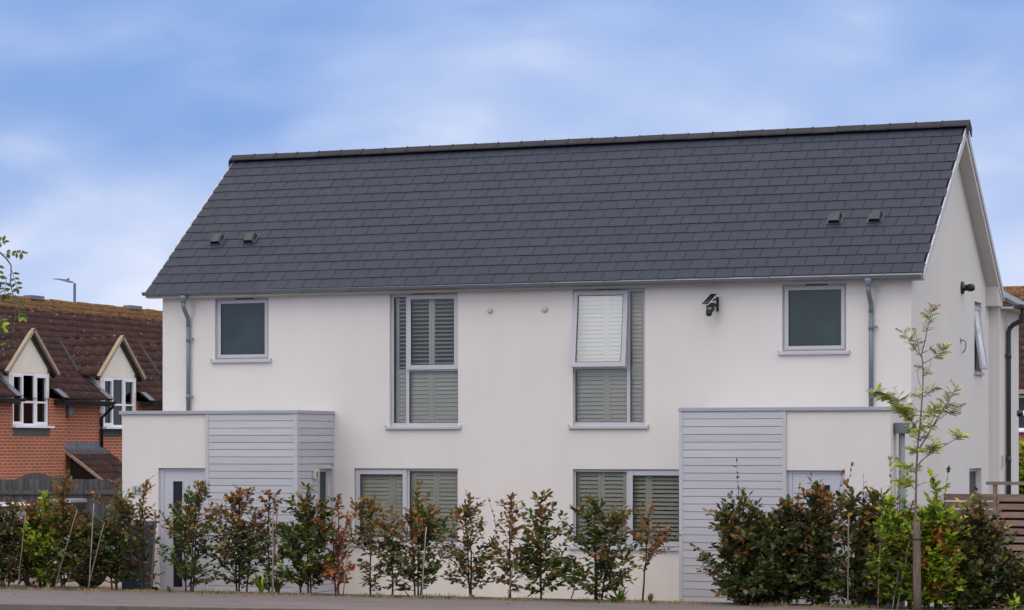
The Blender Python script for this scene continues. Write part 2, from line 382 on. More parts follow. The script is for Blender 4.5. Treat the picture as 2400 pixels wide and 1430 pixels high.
# ------------------------------------------------------------------ setting
def sheet(name, pts, m, lab=None):
    b = B(); b.poly(pts); return b.put(name, m, kind='structure')
g = B(); g.poly([(-2500, -2500, -0.06), (2500, -2500, -0.06), (2500, 2500, -0.06), (-2500, 2500, -0.06)])
g.put('ground', M['ground'], kind='structure')
pts_edge = [(-40, -5.2), (-7, -3.98), (6.5, -3.55), (40, -2.5)]       # back edge of the pavement
kerb = [(-40, -14.0), (-6, -7.25), (0, -6.42), (6, -6.3), (40, -6.0)]   # kerb line
ZP = 0.30
def zhedge(X, Y): return ZP
p = B()
p.poly([(x, y, ZP) for x, y in kerb] + [(x, y, ZP) for x, y in reversed(pts_edge)])
p.put('pavement', M['asphalt'], kind='structure')
k = B()
for (a, b) in zip(kerb[:-1], kerb[1:]):
    a, b = Vector((*a, 0)), Vector((*b, 0)); d = (b - a); n = max(1, int(d.length / 0.92)); d /= n
    q = Vector((d.y, -d.x, 0)).normalized()
    if q.y > 0: q = -q
    for i in range(n):
        o = a + d * (i + 0.004); k.obox(o + Vector((0, 0, 0.05)), d * 0.992, q * 0.13, (0, 0, ZP + 0.004 - 0.05))
k.put('kerb', M['kerb'], kind='structure')
r = B(); r.poly([(-60, -24, 0.165), (60, -16.5, 0.165), (60, -5.9, 0.165), (40, -6.08, 0.165), (6, -6.38, 0.165), (0, -6.5, 0.165), (-6, -7.33, 0.165), (-40, -14.1, 0.165), (-60, -18, 0.165)])
r.put('road', M['road'], kind='structure')
vb = B()
for i in range(len(pts_edge) - 1):
    (x0, y0), (x1, y1) = pts_edge[i], pts_edge[i + 1]
    prof = [(0.0, ZP - 0.012), (0.5, ZP - 0.005), (0.95, ZP - 0.02), (1.6, 0.12), (2.2, 0.035)]
    if i != 1: prof = [(0.0, ZP - 0.012), (0.5, ZP - 0.005), (0.95, ZP - 0.02), (1.7, 0.12), (3.0, -0.03)]
    for (u0, z0), (u1, z1) in zip(prof[:-1], prof[1:]):
        vb.poly([(x0, y0 + u0, z0), (x1, y1 + u0, z0), (x1, y1 + u1, z1), (x0, y0 + u1, z1)])
vb.put('verge_bank', M['soil'], kind='structure')
b = B(); b.poly([(-30, -3.4, 0.02), (-6.3, -2.2, 0.02), (-6.3, 12, 0.02), (-30, 12, 0.02)]); b.put('driveway', M['paving'], kind='structure')
b = B(); b.poly([(-6.29, -2.4, 0.028), (6.29, -2.0, 0.028), (6.29, 0.3, 0.028), (-6.29, 0.3, 0.028)]); b.put('front_path', M['paving'], kind='structure')
# bank on the far side of the road, where the photographer stands
b = B()
prof = [(-16.6, 0.16), (-17.2, 0.30), (-20, 0.34), (-26, 0.62), (-36, 0.86), (-60, 0.95)]
for (y0, z0), (y1, z1) in zip(prof[:-1], prof[1:]):
    b.poly([(-60, y0 - 8, z0), (60, y0, z0), (60, y1, z1), (-60, y1 - 8, z1)])
b.put('grass_bank', M['ground'], kind='structure')

# ------------------------------------------------------------------ the white house
HW, G, TAN = 6.29, 5.885, 0.81
ZE = 4.94
house = empty('white_house', (0, 0, 0), 'white rendered pair of semi-detached houses under one long dark slate roof', 'house')

def wall_sheet(b, o, u, inward, umin, umax, zb, top, openings, reveal=0.09, extra=(), mi=0):
    """wall with real openings and reveals; o origin, u unit along, inward unit"""
    o, u, inward = Vector(o), Vector(u), Vector(inward)
    P = lambda s, z, d=0: o + u * s + Vector((0, 0, z)) + inward * d
    br = sorted(set([umin, umax] + [q for op in openings for q in op[:2]] + list(extra)))
    br = [q for q in br if umin <= q <= umax]
    T = top if callable(top) else (lambda s: top)
    for a, c in zip(br[:-1], br[1:]):
        ops = sorted([op for op in openings if op[0] <= a + 1e-6 and op[1] >= c - 1e-6], key=lambda q: q[2])
        z = zb
        for op in ops:
            b.poly([P(a, z), P(c, z), P(c, op[2]), P(a, op[2])], mi); z = op[3]
        if T(a) > z + 1e-4 or T(c) > z + 1e-4:
            b.poly([P(a, z), P(c, z), P(c, T(c)), P(a, T(a))], mi)
    for u0, u1, z0, z1 in [op[:4] for op in openings]:
        for q in ((u0, z0, u1, z0), (u1, z0, u1, z1), (u1, z1, u0, z1), (u0, z1, u0, z0)):
            b.poly([P(q[0], q[1]), P(q[2], q[3]), P(q[2], q[3], reveal), P(q[0], q[1], reveal)], mi)

WIN = {}
SWs = [(-5.31, -4.325, 3.89, 4.905), (4.325, 5.31, 3.89, 4.905)]
TWs = [(-2.155, -0.968, 2.79, 4.905), (0.968, 2.155, 2.79, 4.905)]
GWs = [(-2.78, -0.97, 0.92, 2.12), (0.97, 2.78, 0.92, 2.12)]
PX = 3.163; PY = -1.306; ZC = 2.985
w = B()
wall_sheet(w, (0, 0, 0), (1, 0, 0), (0, 1, 0), -HW, HW, -0.06, ZE, SWs + TWs + GWs)
roofline = lambda y: min(ZE + 0.0 + TAN * y, ZE + TAN * (G - y)) + 0.01
gop = [(4.64, 5.21, 3.70, 4.86), (4.22, 5.21, 1.15, 2.11)]
wall_sheet(w, (HW, 0, 0), (0, 1, 0), (-1, 0, 0), 0, G, -0.06, roofline, gop, 0.14, extra=(G / 2,))
wall_sheet(w, (-HW, 0, 0), (0, 1, 0), (1, 0, 0), 0, G, -0.06, roofline, [], extra=(G / 2,))
wall_sheet(w, (0, G, 0), (1, 0, 0), (0, -1, 0), -HW, HW, -0.06, ZE, [])
wall = w.put('wall', M['render'], house)
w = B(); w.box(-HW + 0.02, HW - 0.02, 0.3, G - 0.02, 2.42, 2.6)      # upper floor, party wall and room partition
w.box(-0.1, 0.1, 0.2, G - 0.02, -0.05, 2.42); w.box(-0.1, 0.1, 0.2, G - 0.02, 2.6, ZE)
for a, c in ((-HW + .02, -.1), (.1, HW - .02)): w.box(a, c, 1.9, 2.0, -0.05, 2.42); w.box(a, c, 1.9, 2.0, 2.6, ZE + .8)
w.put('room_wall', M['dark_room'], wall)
# joint bead on the party line
B().box(-0.009, 0.003, -0.002, 0.0, 0.0, 4.2).put('movement_joint', mat('joint_bead', (0.74, 0.715, 0.69), 0.8, 0.2), house)

# roof
roof_b = B()
th = math.atan(TAN); ct, st_ = math.cos(th), math.sin(th)
XL, XR = -6.505, 6.50
roof_b.prism([(XL, -0.13, 4.985), (XL, G / 2, 4.985 + TAN * (G / 2 + 0.13)), (XL, G + 0.13, 4.985), (XL, G + 0.0, ZE), (XL, G / 2, ZE + TAN * G / 2), (XL, 0.0, ZE)], (XR - XL, 0, 0))
roof_b.box(XL, XR, -0.135, 0.0, 4.925, 4.938)
roof_b.box(XL, XR, G, G + 0.135, 4.925, 4.938)
roof_b.prism([(HW + 0.001, 5.60, 5.16), (HW + 0.001, 6.02, 4.985 - .0), (HW + 0.001, 6.02, 4.83), (HW + 0.001, 5.60, 4.83)], (XR - HW - 0.012, 0, 0))
roof_b.prism([(HW + 0.001, -0.132, 4.915), (HW + 0.001, -0.132, 4.99), (HW + 0.001, 0.06, 5.10), (HW + 0.001, 0.06, 4.915)], (XR - HW - 0.012, 0, 0))
roof = roof_b.put('roof', M['soffit'], house)
fb = B(); fb.box(XL + 0.02, XR - 0.01, -0.155, -0.137, 4.918, 5.02); fb.put('fascia', M['soffit'], roof)

E0 = Vector((0, -0.155, 5.025)); vs = Vector((0, ct, st_)); nrm = Vector((0, -st_, ct))
SL = (G / 2 + 0.155) / ct
rng = random.Random(5)
def slate_slope(front=True):
    b = B(); e = E0.copy(); v = vs.copy(); n = nrm.copy()
    if not front:
        e = Vector((0, G + 0.155, 5.025)); v = Vector((0, -ct, st_)); n = Vector((0, st_, ct))
    P = lambda x, s, h: e + Vector((x, 0, 0)) + v * s + n * h
    b.poly([P(XL - .005, 0.0, 0.002), P(XR + .005, 0, 0.002), P(XR + .005, SL - 0.02, 0.002), P(XL - .005, SL - 0.02, 0.002)], 1)
    gauge, wd, i, s = 0.2475, 0.302, 0, -0.012
    while s < SL - 0.05:
        s1 = min(s + gauge + 0.012, SL - 0.01)
        x = XL - 0.01 - (0.0 if i % 2 else wd / 2)
        while x < XR:
            a, c = max(x + 0.0042, XL - 0.01), min(x + wd - 0.0042, XR + 0.01)
            if c - a > 0.05 or (c > a and i % 2 == 0):
                j = rng.uniform(-0.003, 0.003); k = rng.uniform(-.0012, .0012)
                h0, h1 = 0.0155 + k + rng.uniform(-.001, .001), 0.010 + k
                A, C, D, Ee = P(a, s + j, h0), P(c, s + j, h0 + rng.uniform(-.001, .001)), P(c, s1, h1 - 0.004), P(a, s1, h1 - 0.004)
                b.poly([A, C, D, Ee], 0)
                b.poly([P(a, s + j, h0 - 0.010), P(c, s + j, h0 - 0.010), C, A], 0)
            x += wd
        s += gauge; i += 1
    b.put('slates', [M['slate'], M['underlay']], roof)
slate_slope(True); slate_slope(False)
# ridge
rb = B(); zr_, yr = 5.038 + TAN * (G / 2 + 0.155) + 0.045, G / 2
x = XL - 0.03; n = 31; ln = (XR + 0.045 - x) / n
def vsec(b, x0, x1, dz, wd, t, mi=0):
    dy, dzw = wd * math.cos(R(37)), wd * math.sin(R(37))
    for sgn in (-1, 1):
        b.hexa([(x0, yr, zr_ + dz), (x1, yr, zr_ + dz), (x1, yr + sgn * dy, zr_ + dz - dzw), (x0, yr + sgn * dy, zr_ + dz - dzw),
                (x0, yr, zr_ + dz - t), (x1, yr, zr_ + dz - t), (x1, yr + sgn * dy, zr_ + dz - dzw - t), (x0, yr + sgn * dy, zr_ + dz - dzw - t)], mi)
for i in range(n):
    vsec(rb, x + i * ln + 0.003, x + (i + 1) * ln - 0.003, 0.035 + rng.uniform(-.003, .003), 0.150, 0.020)
rb.put('ridge', M['ridge'], roof)
for i in range(1, n):
    ub = B(); vsec(ub, x + i * ln - 0.014, x + i * ln + 0.012, 0.046, 0.145, 0.022); ub.put('ridge_clip', M['ridge'], roof)
for xa, xb, wd_ in ((XR + 0.043, XR + 0.062, 0.20), (XL - 0.05, XL - 0.032, 0.19)):
    ub = B(); vsec(ub, xa, xb, 0.04, wd_, 0.14); ub.put('ridge_end', M['ridge'], roof)
# verge / barge boards
for X0, X1 in ((XR, XR + 0.022), (XL - 0.022, XL)):
    for front in (True, False):
        f = (lambda y: y) if front else (lambda y: G - y)
        B().prism([(X0, f(-0.15), 4.925), (X0, f(-0.15), 5.040), (X0, f(G / 2), 5.040 + TAN * (G / 2 + 0.15)), (X0, f(G / 2), 4.925 + TAN * (G / 2 + 0.15))], (X1 - X0, 0, 0)).put('barge_board', M['verge'], roof)
# roof vents (cowls)
for X0 in (-5.775, -5.15, 4.90, 5.53):
    b = B(); P = lambda x, s, h: E0 + Vector((x, 0, 0)) + vs * s + nrm * h
    s0 = (0.88 + 0.155) / ct; s1 = s0 + 0.215
    b.hexa([P(X0 - .128, s0 - .02, .012), P(X0 + .128, s0 - .02, .012), P(X0 + .128, s1 + .03, .012), P(X0 - .128, s1 + .03, .012), P(X0 - .128, s0 - .02, .022), P(X0 + .128, s0 - .02, .022), P(X0 + .128, s1 + .03, .022), P(X0 - .128, s1 + .03, .022)], 0)
    # hood
    b.hexa([P(X0 - .094, s0 + .045, .022), P(X0 + .094, s0 + .045, .022), P(X0 + .094, s1, .022), P(X0 - .094, s1, .022), P(X0 - .070, s0 + .035, .075), P(X0 + .070, s0 + .035, .075), P(X0 + .070, s1 - .03, .095), P(X0 - .070, s1 - .03, .095)], 1)
    for q in (-1, 1): b.hexa([P(X0 + q * .100, s0, .022), P(X0 + q * .090, s0, .022), P(X0 + q * .090, s0 + .045, .022), P(X0 + q * .100, s0 + .045, .022), P(X0 + q * .075, s0 + .0, .078), P(X0 + q * .065, s0, .078), P(X0 + q * .065, s0 + .045, .078), P(X0 + q * .075, s0 + .045, .078)], 0)
    b.hexa([P(X0 - .076, s0 - .01, .075), P(X0 + .076, s0 - .01, .075), P(X0 + .076, s1 - .03, .094), P(X0 - .076, s1 - .03, .094), P(X0 - .071, s0 - .008, .085), P(X0 + .071, s0 - .008, .085), P(X0 + .071, s1 - .035, .104), P(X0 - .071, s1 - .035, .104)], 0)
    b.put('roof_vent', [M['vent'] if 'vent' in M else M.setdefault('vent', mat('vent_plastic', (0.060, 0.062, 0.074), 0.45, 0.4, var=0.15)), M['black']], roof)

# gutter
def gutter_run(p0, p1, r=0.058, parent=house, m=M['gutter'], clips=0, lip=(0, -1, 0)):
    b = B(); p0, p1 = Vector(p0), Vector(p1); d = p1 - p0
    side = Vector((0, 0, 1)).cross(d).normalized()
    N = 10
    def ring(rr): return [side * (rr * math.cos(math.pi + math.pi * i / N)) + Vector((0, 0, rr * math.sin(math.pi + math.pi * i / N))) for i in range(N + 1)]
    def shell(a, c, ro, ri):
        o, q = ring(ro), ring(ri)
        for i in range(N):
            b.poly([a + o[i], c + o[i], c + o[i + 1], a + o[i + 1]], 0, True); b.poly([a + q[i], a + q[i + 1], c + q[i + 1], c + q[i]], 0, True)
        for e in (0, N): b.poly([a + o[e], a + q[e], c + q[e], c + o[e]])
    shell(p0, p1, r, r - 0.006)
    for e in (p0, p1): b.poly([e + q for q in ring(r)])
    for sd in (-1, 1): b.tube([p0 + side * sd * r, p1 + side * sd * r], 0.008, 6)
    for i in range(clips):
        a = p0 + d * ((i + 0.35) / clips); u = d.normalized()
        shell(a - u * 0.02, a + u * 0.02, r + 0.007, r + 0.001); b.box(a.x - 0.018, a.x + 0.018, a.y - r - 0.012, a.y + r, a.z - 0.004, a.z + 0.012) if abs(d.x) > abs(d.y) else None
    return b.put('gutter', m, parent)
gutter = gutter_run((XL - 0.03, -0.215, 5.012), (XR - 0.005, -0.215, 4.982), r=0.053, clips=15)
gutter_run((XL, G + 0.215, 4.975), (HW - 0.4, G + 0.215, 4.975))

def downpipe(X, parent):
    b = B(); yw = -0.055
    b.lathe((X, -0.215, 4.93), (0, 0, -1), [(-0.02, 0.062), (0.03, 0.06), (0.075, 0.042), (0.10, 0.040)], 14)
    b.tube([(X, -0.215, 4.84), (X, -0.212, 4.78), (X, -0.195, 4.73), (X, -0.13, 4.66), (X, -0.075, 4.60), (X, yw, 4.55), (X, yw, 4.45)], 0.036, 14)
    b.tube([(X, yw, 4.50), (X, yw, ZC + 0.03)], 0.034, 14)
    o = b.put('downpipe', M['gutter'], parent)
    for z in (4.24, 3.29):
        k = B(); k.lathe((X, yw, z - 0.045), (0, 0, 1), [(0, 0.0385), (0.09, 0.0385)], 14)
        k.box(X - 0.012, X + 0.012, yw, 0, z - 0.02, z + 0.02); k.box(X + 0.03, X + 0.085, yw - 0.012, yw + 0.012, z - 0.012, z + 0.012); k.lathe((X + 0.078, yw, z), (1, 0, 0), [(0, 0.017), (0.018, 0.017)], 8)
        k.put('bracket', M['gutter'], o)
    return o
downpipe(-5.778, house); downpipe(5.70, house)

# ---- windows of the white house
def rect_frame(b, x0, x1, z0, z1, t, y0, y1, tb=None, tt=None):
    tb = tb or t; tt = tt or t
    b.box(x0, x0 + t, y0, y1, z0, z1); b.box(x1 - t, x1, y0, y1, z0, z1)
    b.box(x0 + t, x1 - t, y0, y1, z0, z0 + tb); b.box(x0 + t, x1 - t, y0, y1, z1 - tt, z1)
def sill(x0, x1, z, parent, h=0.042):
    b = B(); b.hexa([(x0 - 0.05, -0.05, z - h), (x1 + 0.05, -0.05, z - h), (x1 + 0.05, 0.06, z - h), (x0 - 0.05, 0.06, z - h), (x0 - 0.05, -0.05, z - 0.006), (x1 + 0.05, -0.05, z - 0.006), (x1 + 0.05, 0.06, z + 0.004), (x0 - 0.05, 0.06, z + 0.004)])
    b.box(x0 - 0.056, x0 - 0.05, -0.052, 0.0, z - h - .004, z + 0.02); b.box(x1 + 0.05, x1 + 0.056, -0.052, 0.0, z - h - .004, z + 0.02)
    return b.put('sill', M['frame'], parent)
def pane(x0, x1, z0, z1, y, parent, m=None):
    return B().box(x0, x1, y, y + 0.006, z0, z1).put('pane', m or M['glass'], parent)
def shutter(x0, x1, z0, z1, tilts, parent, y=0.13, stile=0.045, mid=None, pitch=0.0655):
    """plantation shutter panel: stiles, rails, louvres; tilts: degrees for lower and upper tier"""
    b = B(); y0, y1 = y, y + 0.028
    b.box(x0, x0 + stile, y0, y1, z0, z1); b.box(x1 - stile, x1, y0, y1, z0, z1)
    tiers = [(z0, z1)] if mid is None else [(z0, mid - 0.04), (mid + 0.04, z1)]
    b.box(x0 + stile, x1 - stile, y0, y1, z0, z0 + 0.07); b.box(x0 + stile, x1 - stile, y0, y1, z1 - 0.07, z1)
    if mid is not None: b.box(x0 + stile, x1 - stile, y0, y1, mid - 0.04, mid + 0.04)
    for i, (a, c) in enumerate(tiers):
        lo = a + (0.07 if i == 0 else 0.0); hi = c - (0.07 if i == len(tiers) - 1 else 0.0)
        n = max(1, round((hi - lo) / pitch)); pt = (hi - lo) / n; tl = R(tilts[i if mid is not None else 0])
        for k in range(n):
            zc = lo + (k + 0.5) * pt; hw = 0.032
            dy, dz = hw * math.cos(tl), hw * math.sin(tl); ty, tz = -0.004 * math.sin(tl), 0.004 * math.cos(tl)
            yc = y + 0.014
            b.hexa([(x0 + stile, yc - dy - ty, zc - dz - tz), (x1 - stile, yc - dy - ty, zc - dz - tz), (x1 - stile, yc + dy - ty, zc + dz - tz), (x0 + stile, yc + dy - ty, zc + dz - tz),
                    (x0 + stile, yc - dy + ty, zc - dz + tz), (x1 - stile, yc - dy + ty, zc - dz + tz), (x1 - stile, yc + dy + ty, zc + dz + tz), (x0 + stile, yc + dy + ty, zc + dz + tz)])
    return b.put('shutter', M['shutter'], parent)
FY0, FY1 = 0.052, 0.10
def trickle(x0, x1, z, parent): B().box(x0, x1, FY0 - 0.014, FY0 - 0.001, z - 0.012, z + 0.012).put('trickle_vent', M['gap'], parent)

for x0, x1, z0, z1 in SWs:                                   # small obscured bathroom windows
    b = B(); rect_frame(b, x0, x1, z0, z1, 0.028, FY0, FY1, tt=0.03)
    wn = b.put('window', M['frame'], house)
    s = B(); rect_frame(s, x0 + 0.03, x1 - 0.03, z0 + 0.03, z1 - 0.032, 0.058, FY0 - 0.016, FY0 + 0.03); s.put('sash', M['frame'], wn, bevel=0.004)
    B().box(x0 + 0.085, x1 - 0.085, FY0 + 0.008, FY0 + 0.016, z0 + 0.085, z1 - 0.087).put('pane', M['obscure'], wn)
    g_ = B(); rect_frame(g_, x0 + 0.0882, x1 - 0.0882, z0 + 0.0882, z1 - 0.0902, 0.007, FY0 - 0.004, FY0 + 0.0075); g_.put('gasket', M['black'], wn)
    sill(x0, x1, z0 - 0.002, wn); trickle((x0 + x1) / 2 - 0.14, (x0 + x1) / 2 + 0.2, z1 - 0.012, wn)

def gasket(x0, x1, z0, z1, y, parent, M_=None):
    g_ = B(); rect_frame(g_, x0, x1, z0, z1, 0.008, y - 0.004, y + 0.006); o = g_.put('gasket', M['black'], parent); return o
ROOM = []
for sgn, (x0, x1, z0, z1) in zip((-1, 1), TWs):              # tall two-tier windows with a narrow side light
    b = B(); fx = (lambda v: v) if sgn < 0 else (lambda v: -v)   # work in left-house coordinates, mirror for the right
    a0, a1 = -2.155, -0.968
    def bx(b, p, q, y0, y1, z0, z1): b.box(fx(p), fx(q), y0, y1, z0, z1)
    bx(b, a0, a0 + 0.05, FY0, FY1, z0, z1); bx(b, a1 - 0.022, a1, FY0, FY1, z0, z1)
    bx(b, a0 + 0.05, a1 - 0.022, FY0, FY1, z0, z0 + 0.055); bx(b, a0 + 0.05, a1 - 0.022, FY0, FY1, z1 - 0.05, z1)
    bx(b, -1.893, -1.835, FY0, FY1, z0 + 0.055, z1 - 0.05); bx(b, -1.835, a1 - 0.022, FY0, FY1, 3.668, 3.70)
    wn = b.put('window', M['frame'], house)
    p_, q_ = sorted((fx(a0 + 0.05), fx(-1.893))); pane(p_, q_, z0 + 0.055, z1 - 0.05, FY0 + 0.02, wn); gasket(p_ + .0003, q_ - .0003, z0 + 0.0553, z1 - 0.0503, FY0 + 0.012, wn)
    p_, q_ = sorted((fx(-1.835), fx(a1 - 0.022))); pane(p_, q_, z0 + 0.055, 3.668, FY0 + 0.02, wn); gasket(p_ + .0003, q_ - .0003, z0 + 0.0553, 3.6677, FY0 + 0.012, wn)
    # opening top-hung sash
    s0, s1 = sorted((fx(-1.868), fx(a1 - 0.004))); zz0, zz1 = 3.692, z1 - 0.018
    sb = B(); rect_frame(sb, s0, s1, zz0, zz1, 0.075, FY0 - 0.03, FY0 + 0.012); so = sb.put('sash', M['frame'], wn, bevel=0.004)
    po = pane(s0 + 0.075, s1 - 0.075, zz0 + 0.075, zz1 - 0.075, FY0 - 0.012, wn, M['glass'])
    go = gasket(s0 + 0.0753, s1 - 0.0753, zz0 + 0.0753, zz1 - 0.0753, FY0 - 0.022, wn)
    if sgn > 0:                                             # right one stands open, hinged at the top
        Rm = Matrix.Translation((0, FY0 - 0.03, zz1)) @ Matrix.Rotation(R(-6.5), 4, 'X') @ Matrix.Translation((0, -(FY0 - 0.03), -zz1))
        for o in (so, po, go): o.data.transform(Rm)
    sill(x0, x1, z0 - 0.002, wn); trickle((x0 + x1) / 2 - 0.22, (x0 + x1) / 2 + 0.2, z1 - 0.014, wn)
    tl = (66, 14) if sgn < 0 else (64, 66)
    for p_, q_ in ((a0 + 0.06, -1.479), (-1.475, a1 + 0.25)):
        u0, u1 = sorted((fx(p_), fx(q_))); shutter(u0, u1, z0 - 0.02, z1 + 0.02, tl, wn, mid=3.665, stile=0.046)
for sgn, (x0, x1, z0, z1) in zip((-1, 1), GWs):              # wide ground floor windows
    b = B(); fx = (lambda v: v) if sgn < 0 else (lambda v: -v)
    a0, a1 = -2.78, -0.97
    b.box(x0, x0 + 0.03, FY0, FY1, z0, z1); b.box(x1 - 0.03, x1, FY0, FY1, z0, z1)
    b.box(x0 + 0.03, x1 - 0.03, FY0, FY1, z0, z0 + 0.045); b.box(x0 + 0.03, x1 - 0.03, FY0, FY1, z1 - 0.043, z1)
    m0, m1 = sorted((fx(-1.89), fx(-1.83))); b.box(m0, m1, FY0, FY1, z0 + 0.045, z1 - 0.043)
    wn = b.put('window', M['frame'], house)
    p_, q_ = sorted((fx(-1.83), fx(a1 - 0.03))); pane(p_, q_, z0 + 0.045, z1 - 0.043, FY0 + 0.02, wn); gasket(p_ + .0003, q_ - .0003, z0 + 0.0453, z1 - 0.0433, FY0 + 0.012, wn)
    s0, s1 = sorted((fx(a0 + 0.016), fx(-1.868))); sb = B(); rect_frame(sb, s0, s1, z0 + 0.02, z1 - 0.02, 0.075, FY0 - 0.026, FY0 + 0.012); sb.put('sash', M['frame'], wn, bevel=0.004)
    pane(s0 + 0.075, s1 - 0.075, z0 + 0.095, z1 - 0.095, FY0 - 0.008, wn); gasket(s0 + .0753, s1 - .0753, z0 + .0953, z1 - .0953, FY0 - 0.018, wn)
    sill(x0, x1, z0 - 0.002, wn)
    B().box(fx(-1.86) - 0.1, fx(-1.86) + 0.34 * -sgn * 1.0 - 0.1, FY0 - 0.03, FY0 - 0.001, z1 - 0.016, z1 - 0.004).put('trickle_vent', M['frame'], wn)
    tl = ((66,), (62,)) if sgn < 0 else ((50,), (42,))
    for p_, q_, k in ((a0 + 0.02, -2.17, 0), (-2.166, -1.80, 0), (-1.80, -1.395, 1), (-1.391, a1 - 0.02, 1)):
        u0, u1 = sorted((fx(p_), fx(q_))); shutter(u0, u1, z0 - 0.02, z1 + 0.02, tl[0] if (k == 0) == (sgn < 0) else tl[1], wn, stile=0.05)
# gable windows (facing +X)
def gframe(b, y0, y1, z0, z1, t, xa, xb):
    b.box(xa, xb, y0, y0 + t, z0, z1); b.box(xa, xb, y1 - t, y1, z0, z1); b.box(xa, xb, y0 + t, y1 - t, z0, z0 + t); b.box(xa, xb, y0 + t, y1 - t, z1 - t, z1)
for i, (y0, y1, z0, z1) in enumerate(gop):
    b = B(); gframe(b, y0, y1, z0, z1, 0.05, HW - 0.12, HW - 0.075); wn = b.put('window', M['frame'], house)
    B().box(HW - 0.10, HW - 0.094, y0 + 0.05, y1 - 0.05, z0 + 0.05, z1 - 0.05).put('pane', M['glass_dark'], wn)
    b = B(); b.box(HW - 0.08, HW + 0.05, y0 - 0.04, y1 + 0.04, z0 - 0.045, z0 - 0.003); b.put('sill', M['frame'], wn)
    if i == 0:
        b = B(); gframe(b, y0 + 0.03, y1 - 0.03, z0 + 0.04, z1 - 0.07, 0.06, HW - 0.07, HW - 0.03); so = b.put('sash', M['frame'], wn)
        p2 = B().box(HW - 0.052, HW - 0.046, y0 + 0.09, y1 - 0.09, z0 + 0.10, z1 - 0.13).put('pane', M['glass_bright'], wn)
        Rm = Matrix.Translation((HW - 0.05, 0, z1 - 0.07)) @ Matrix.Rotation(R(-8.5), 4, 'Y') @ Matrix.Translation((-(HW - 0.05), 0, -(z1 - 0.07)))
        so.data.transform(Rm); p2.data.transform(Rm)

# ---- porches
def boards(b, o, u, outw, length, z0, z1, pitch=0.1135, skip=None):
    o, u, outw = Vector(o), Vector(u), Vector(outw); n = int((z1 - z0) / pitch + 0.99)
    b.obox(o + Vector((0, 0, z0)), u * length, outw * 0.006, (0, 0, z1 - z0), 1) if not skip else None
    for i in range(n):
        zt = z1 - i * pitch; zb = max(zt - pitch + 0.007, z0)
        segs = [(0, length)]
        if skip and zb < skip[3] + 0.005 and zt > skip[2] - 0.005: segs = [(0, skip[0]), (skip[1], length)]
        for a, c in segs:
            if c - a < 0.02: continue
            q = o + u * a + outw * 0.006
            b.hexa([q + Vector((0, 0, zb)), q + u * (c - a) + Vector((0, 0, zb)), q + u * (c - a) + outw * 0.020 + Vector((0, 0, zb)), q + outw * 0.020 + Vector((0, 0, zb)),
                    q + Vector((0, 0, zt)), q + u * (c - a) + Vector((0, 0, zt)), q + u * (c - a) + outw * 0.016 + Vector((0, 0, zt)), q + outw * 0.016 + Vector((0, 0, zt))], 0)
            if skip:
                b.obox(q - outw * 0.006 + Vector((0, 0, zb - 0.008)), u * (c - a), outw * 0.006, (0, 0, zt - zb + 0.008), 1)
def text_mesh(name, txt, size, loc, m, parent):
    cu = bpy.data.curves.new(name, 'FONT'); cu.body = txt; cu.size = size; cu.extrude = 0.003; cu.align_x = 'LEFT'
    to = bpy.data.objects.new(name, cu); COL.objects.link(to); dg = bpy.context.evaluated_depsgraph_get()
    me = bpy.data.meshes.new_from_object(to.evaluated_get(dg)); bpy.data.objects.remove(to)
    me.transform(Matrix.Translation(loc) @ Matrix.Rotation(R(90), 4, 'X'))
    return put(name, me, m, parent)
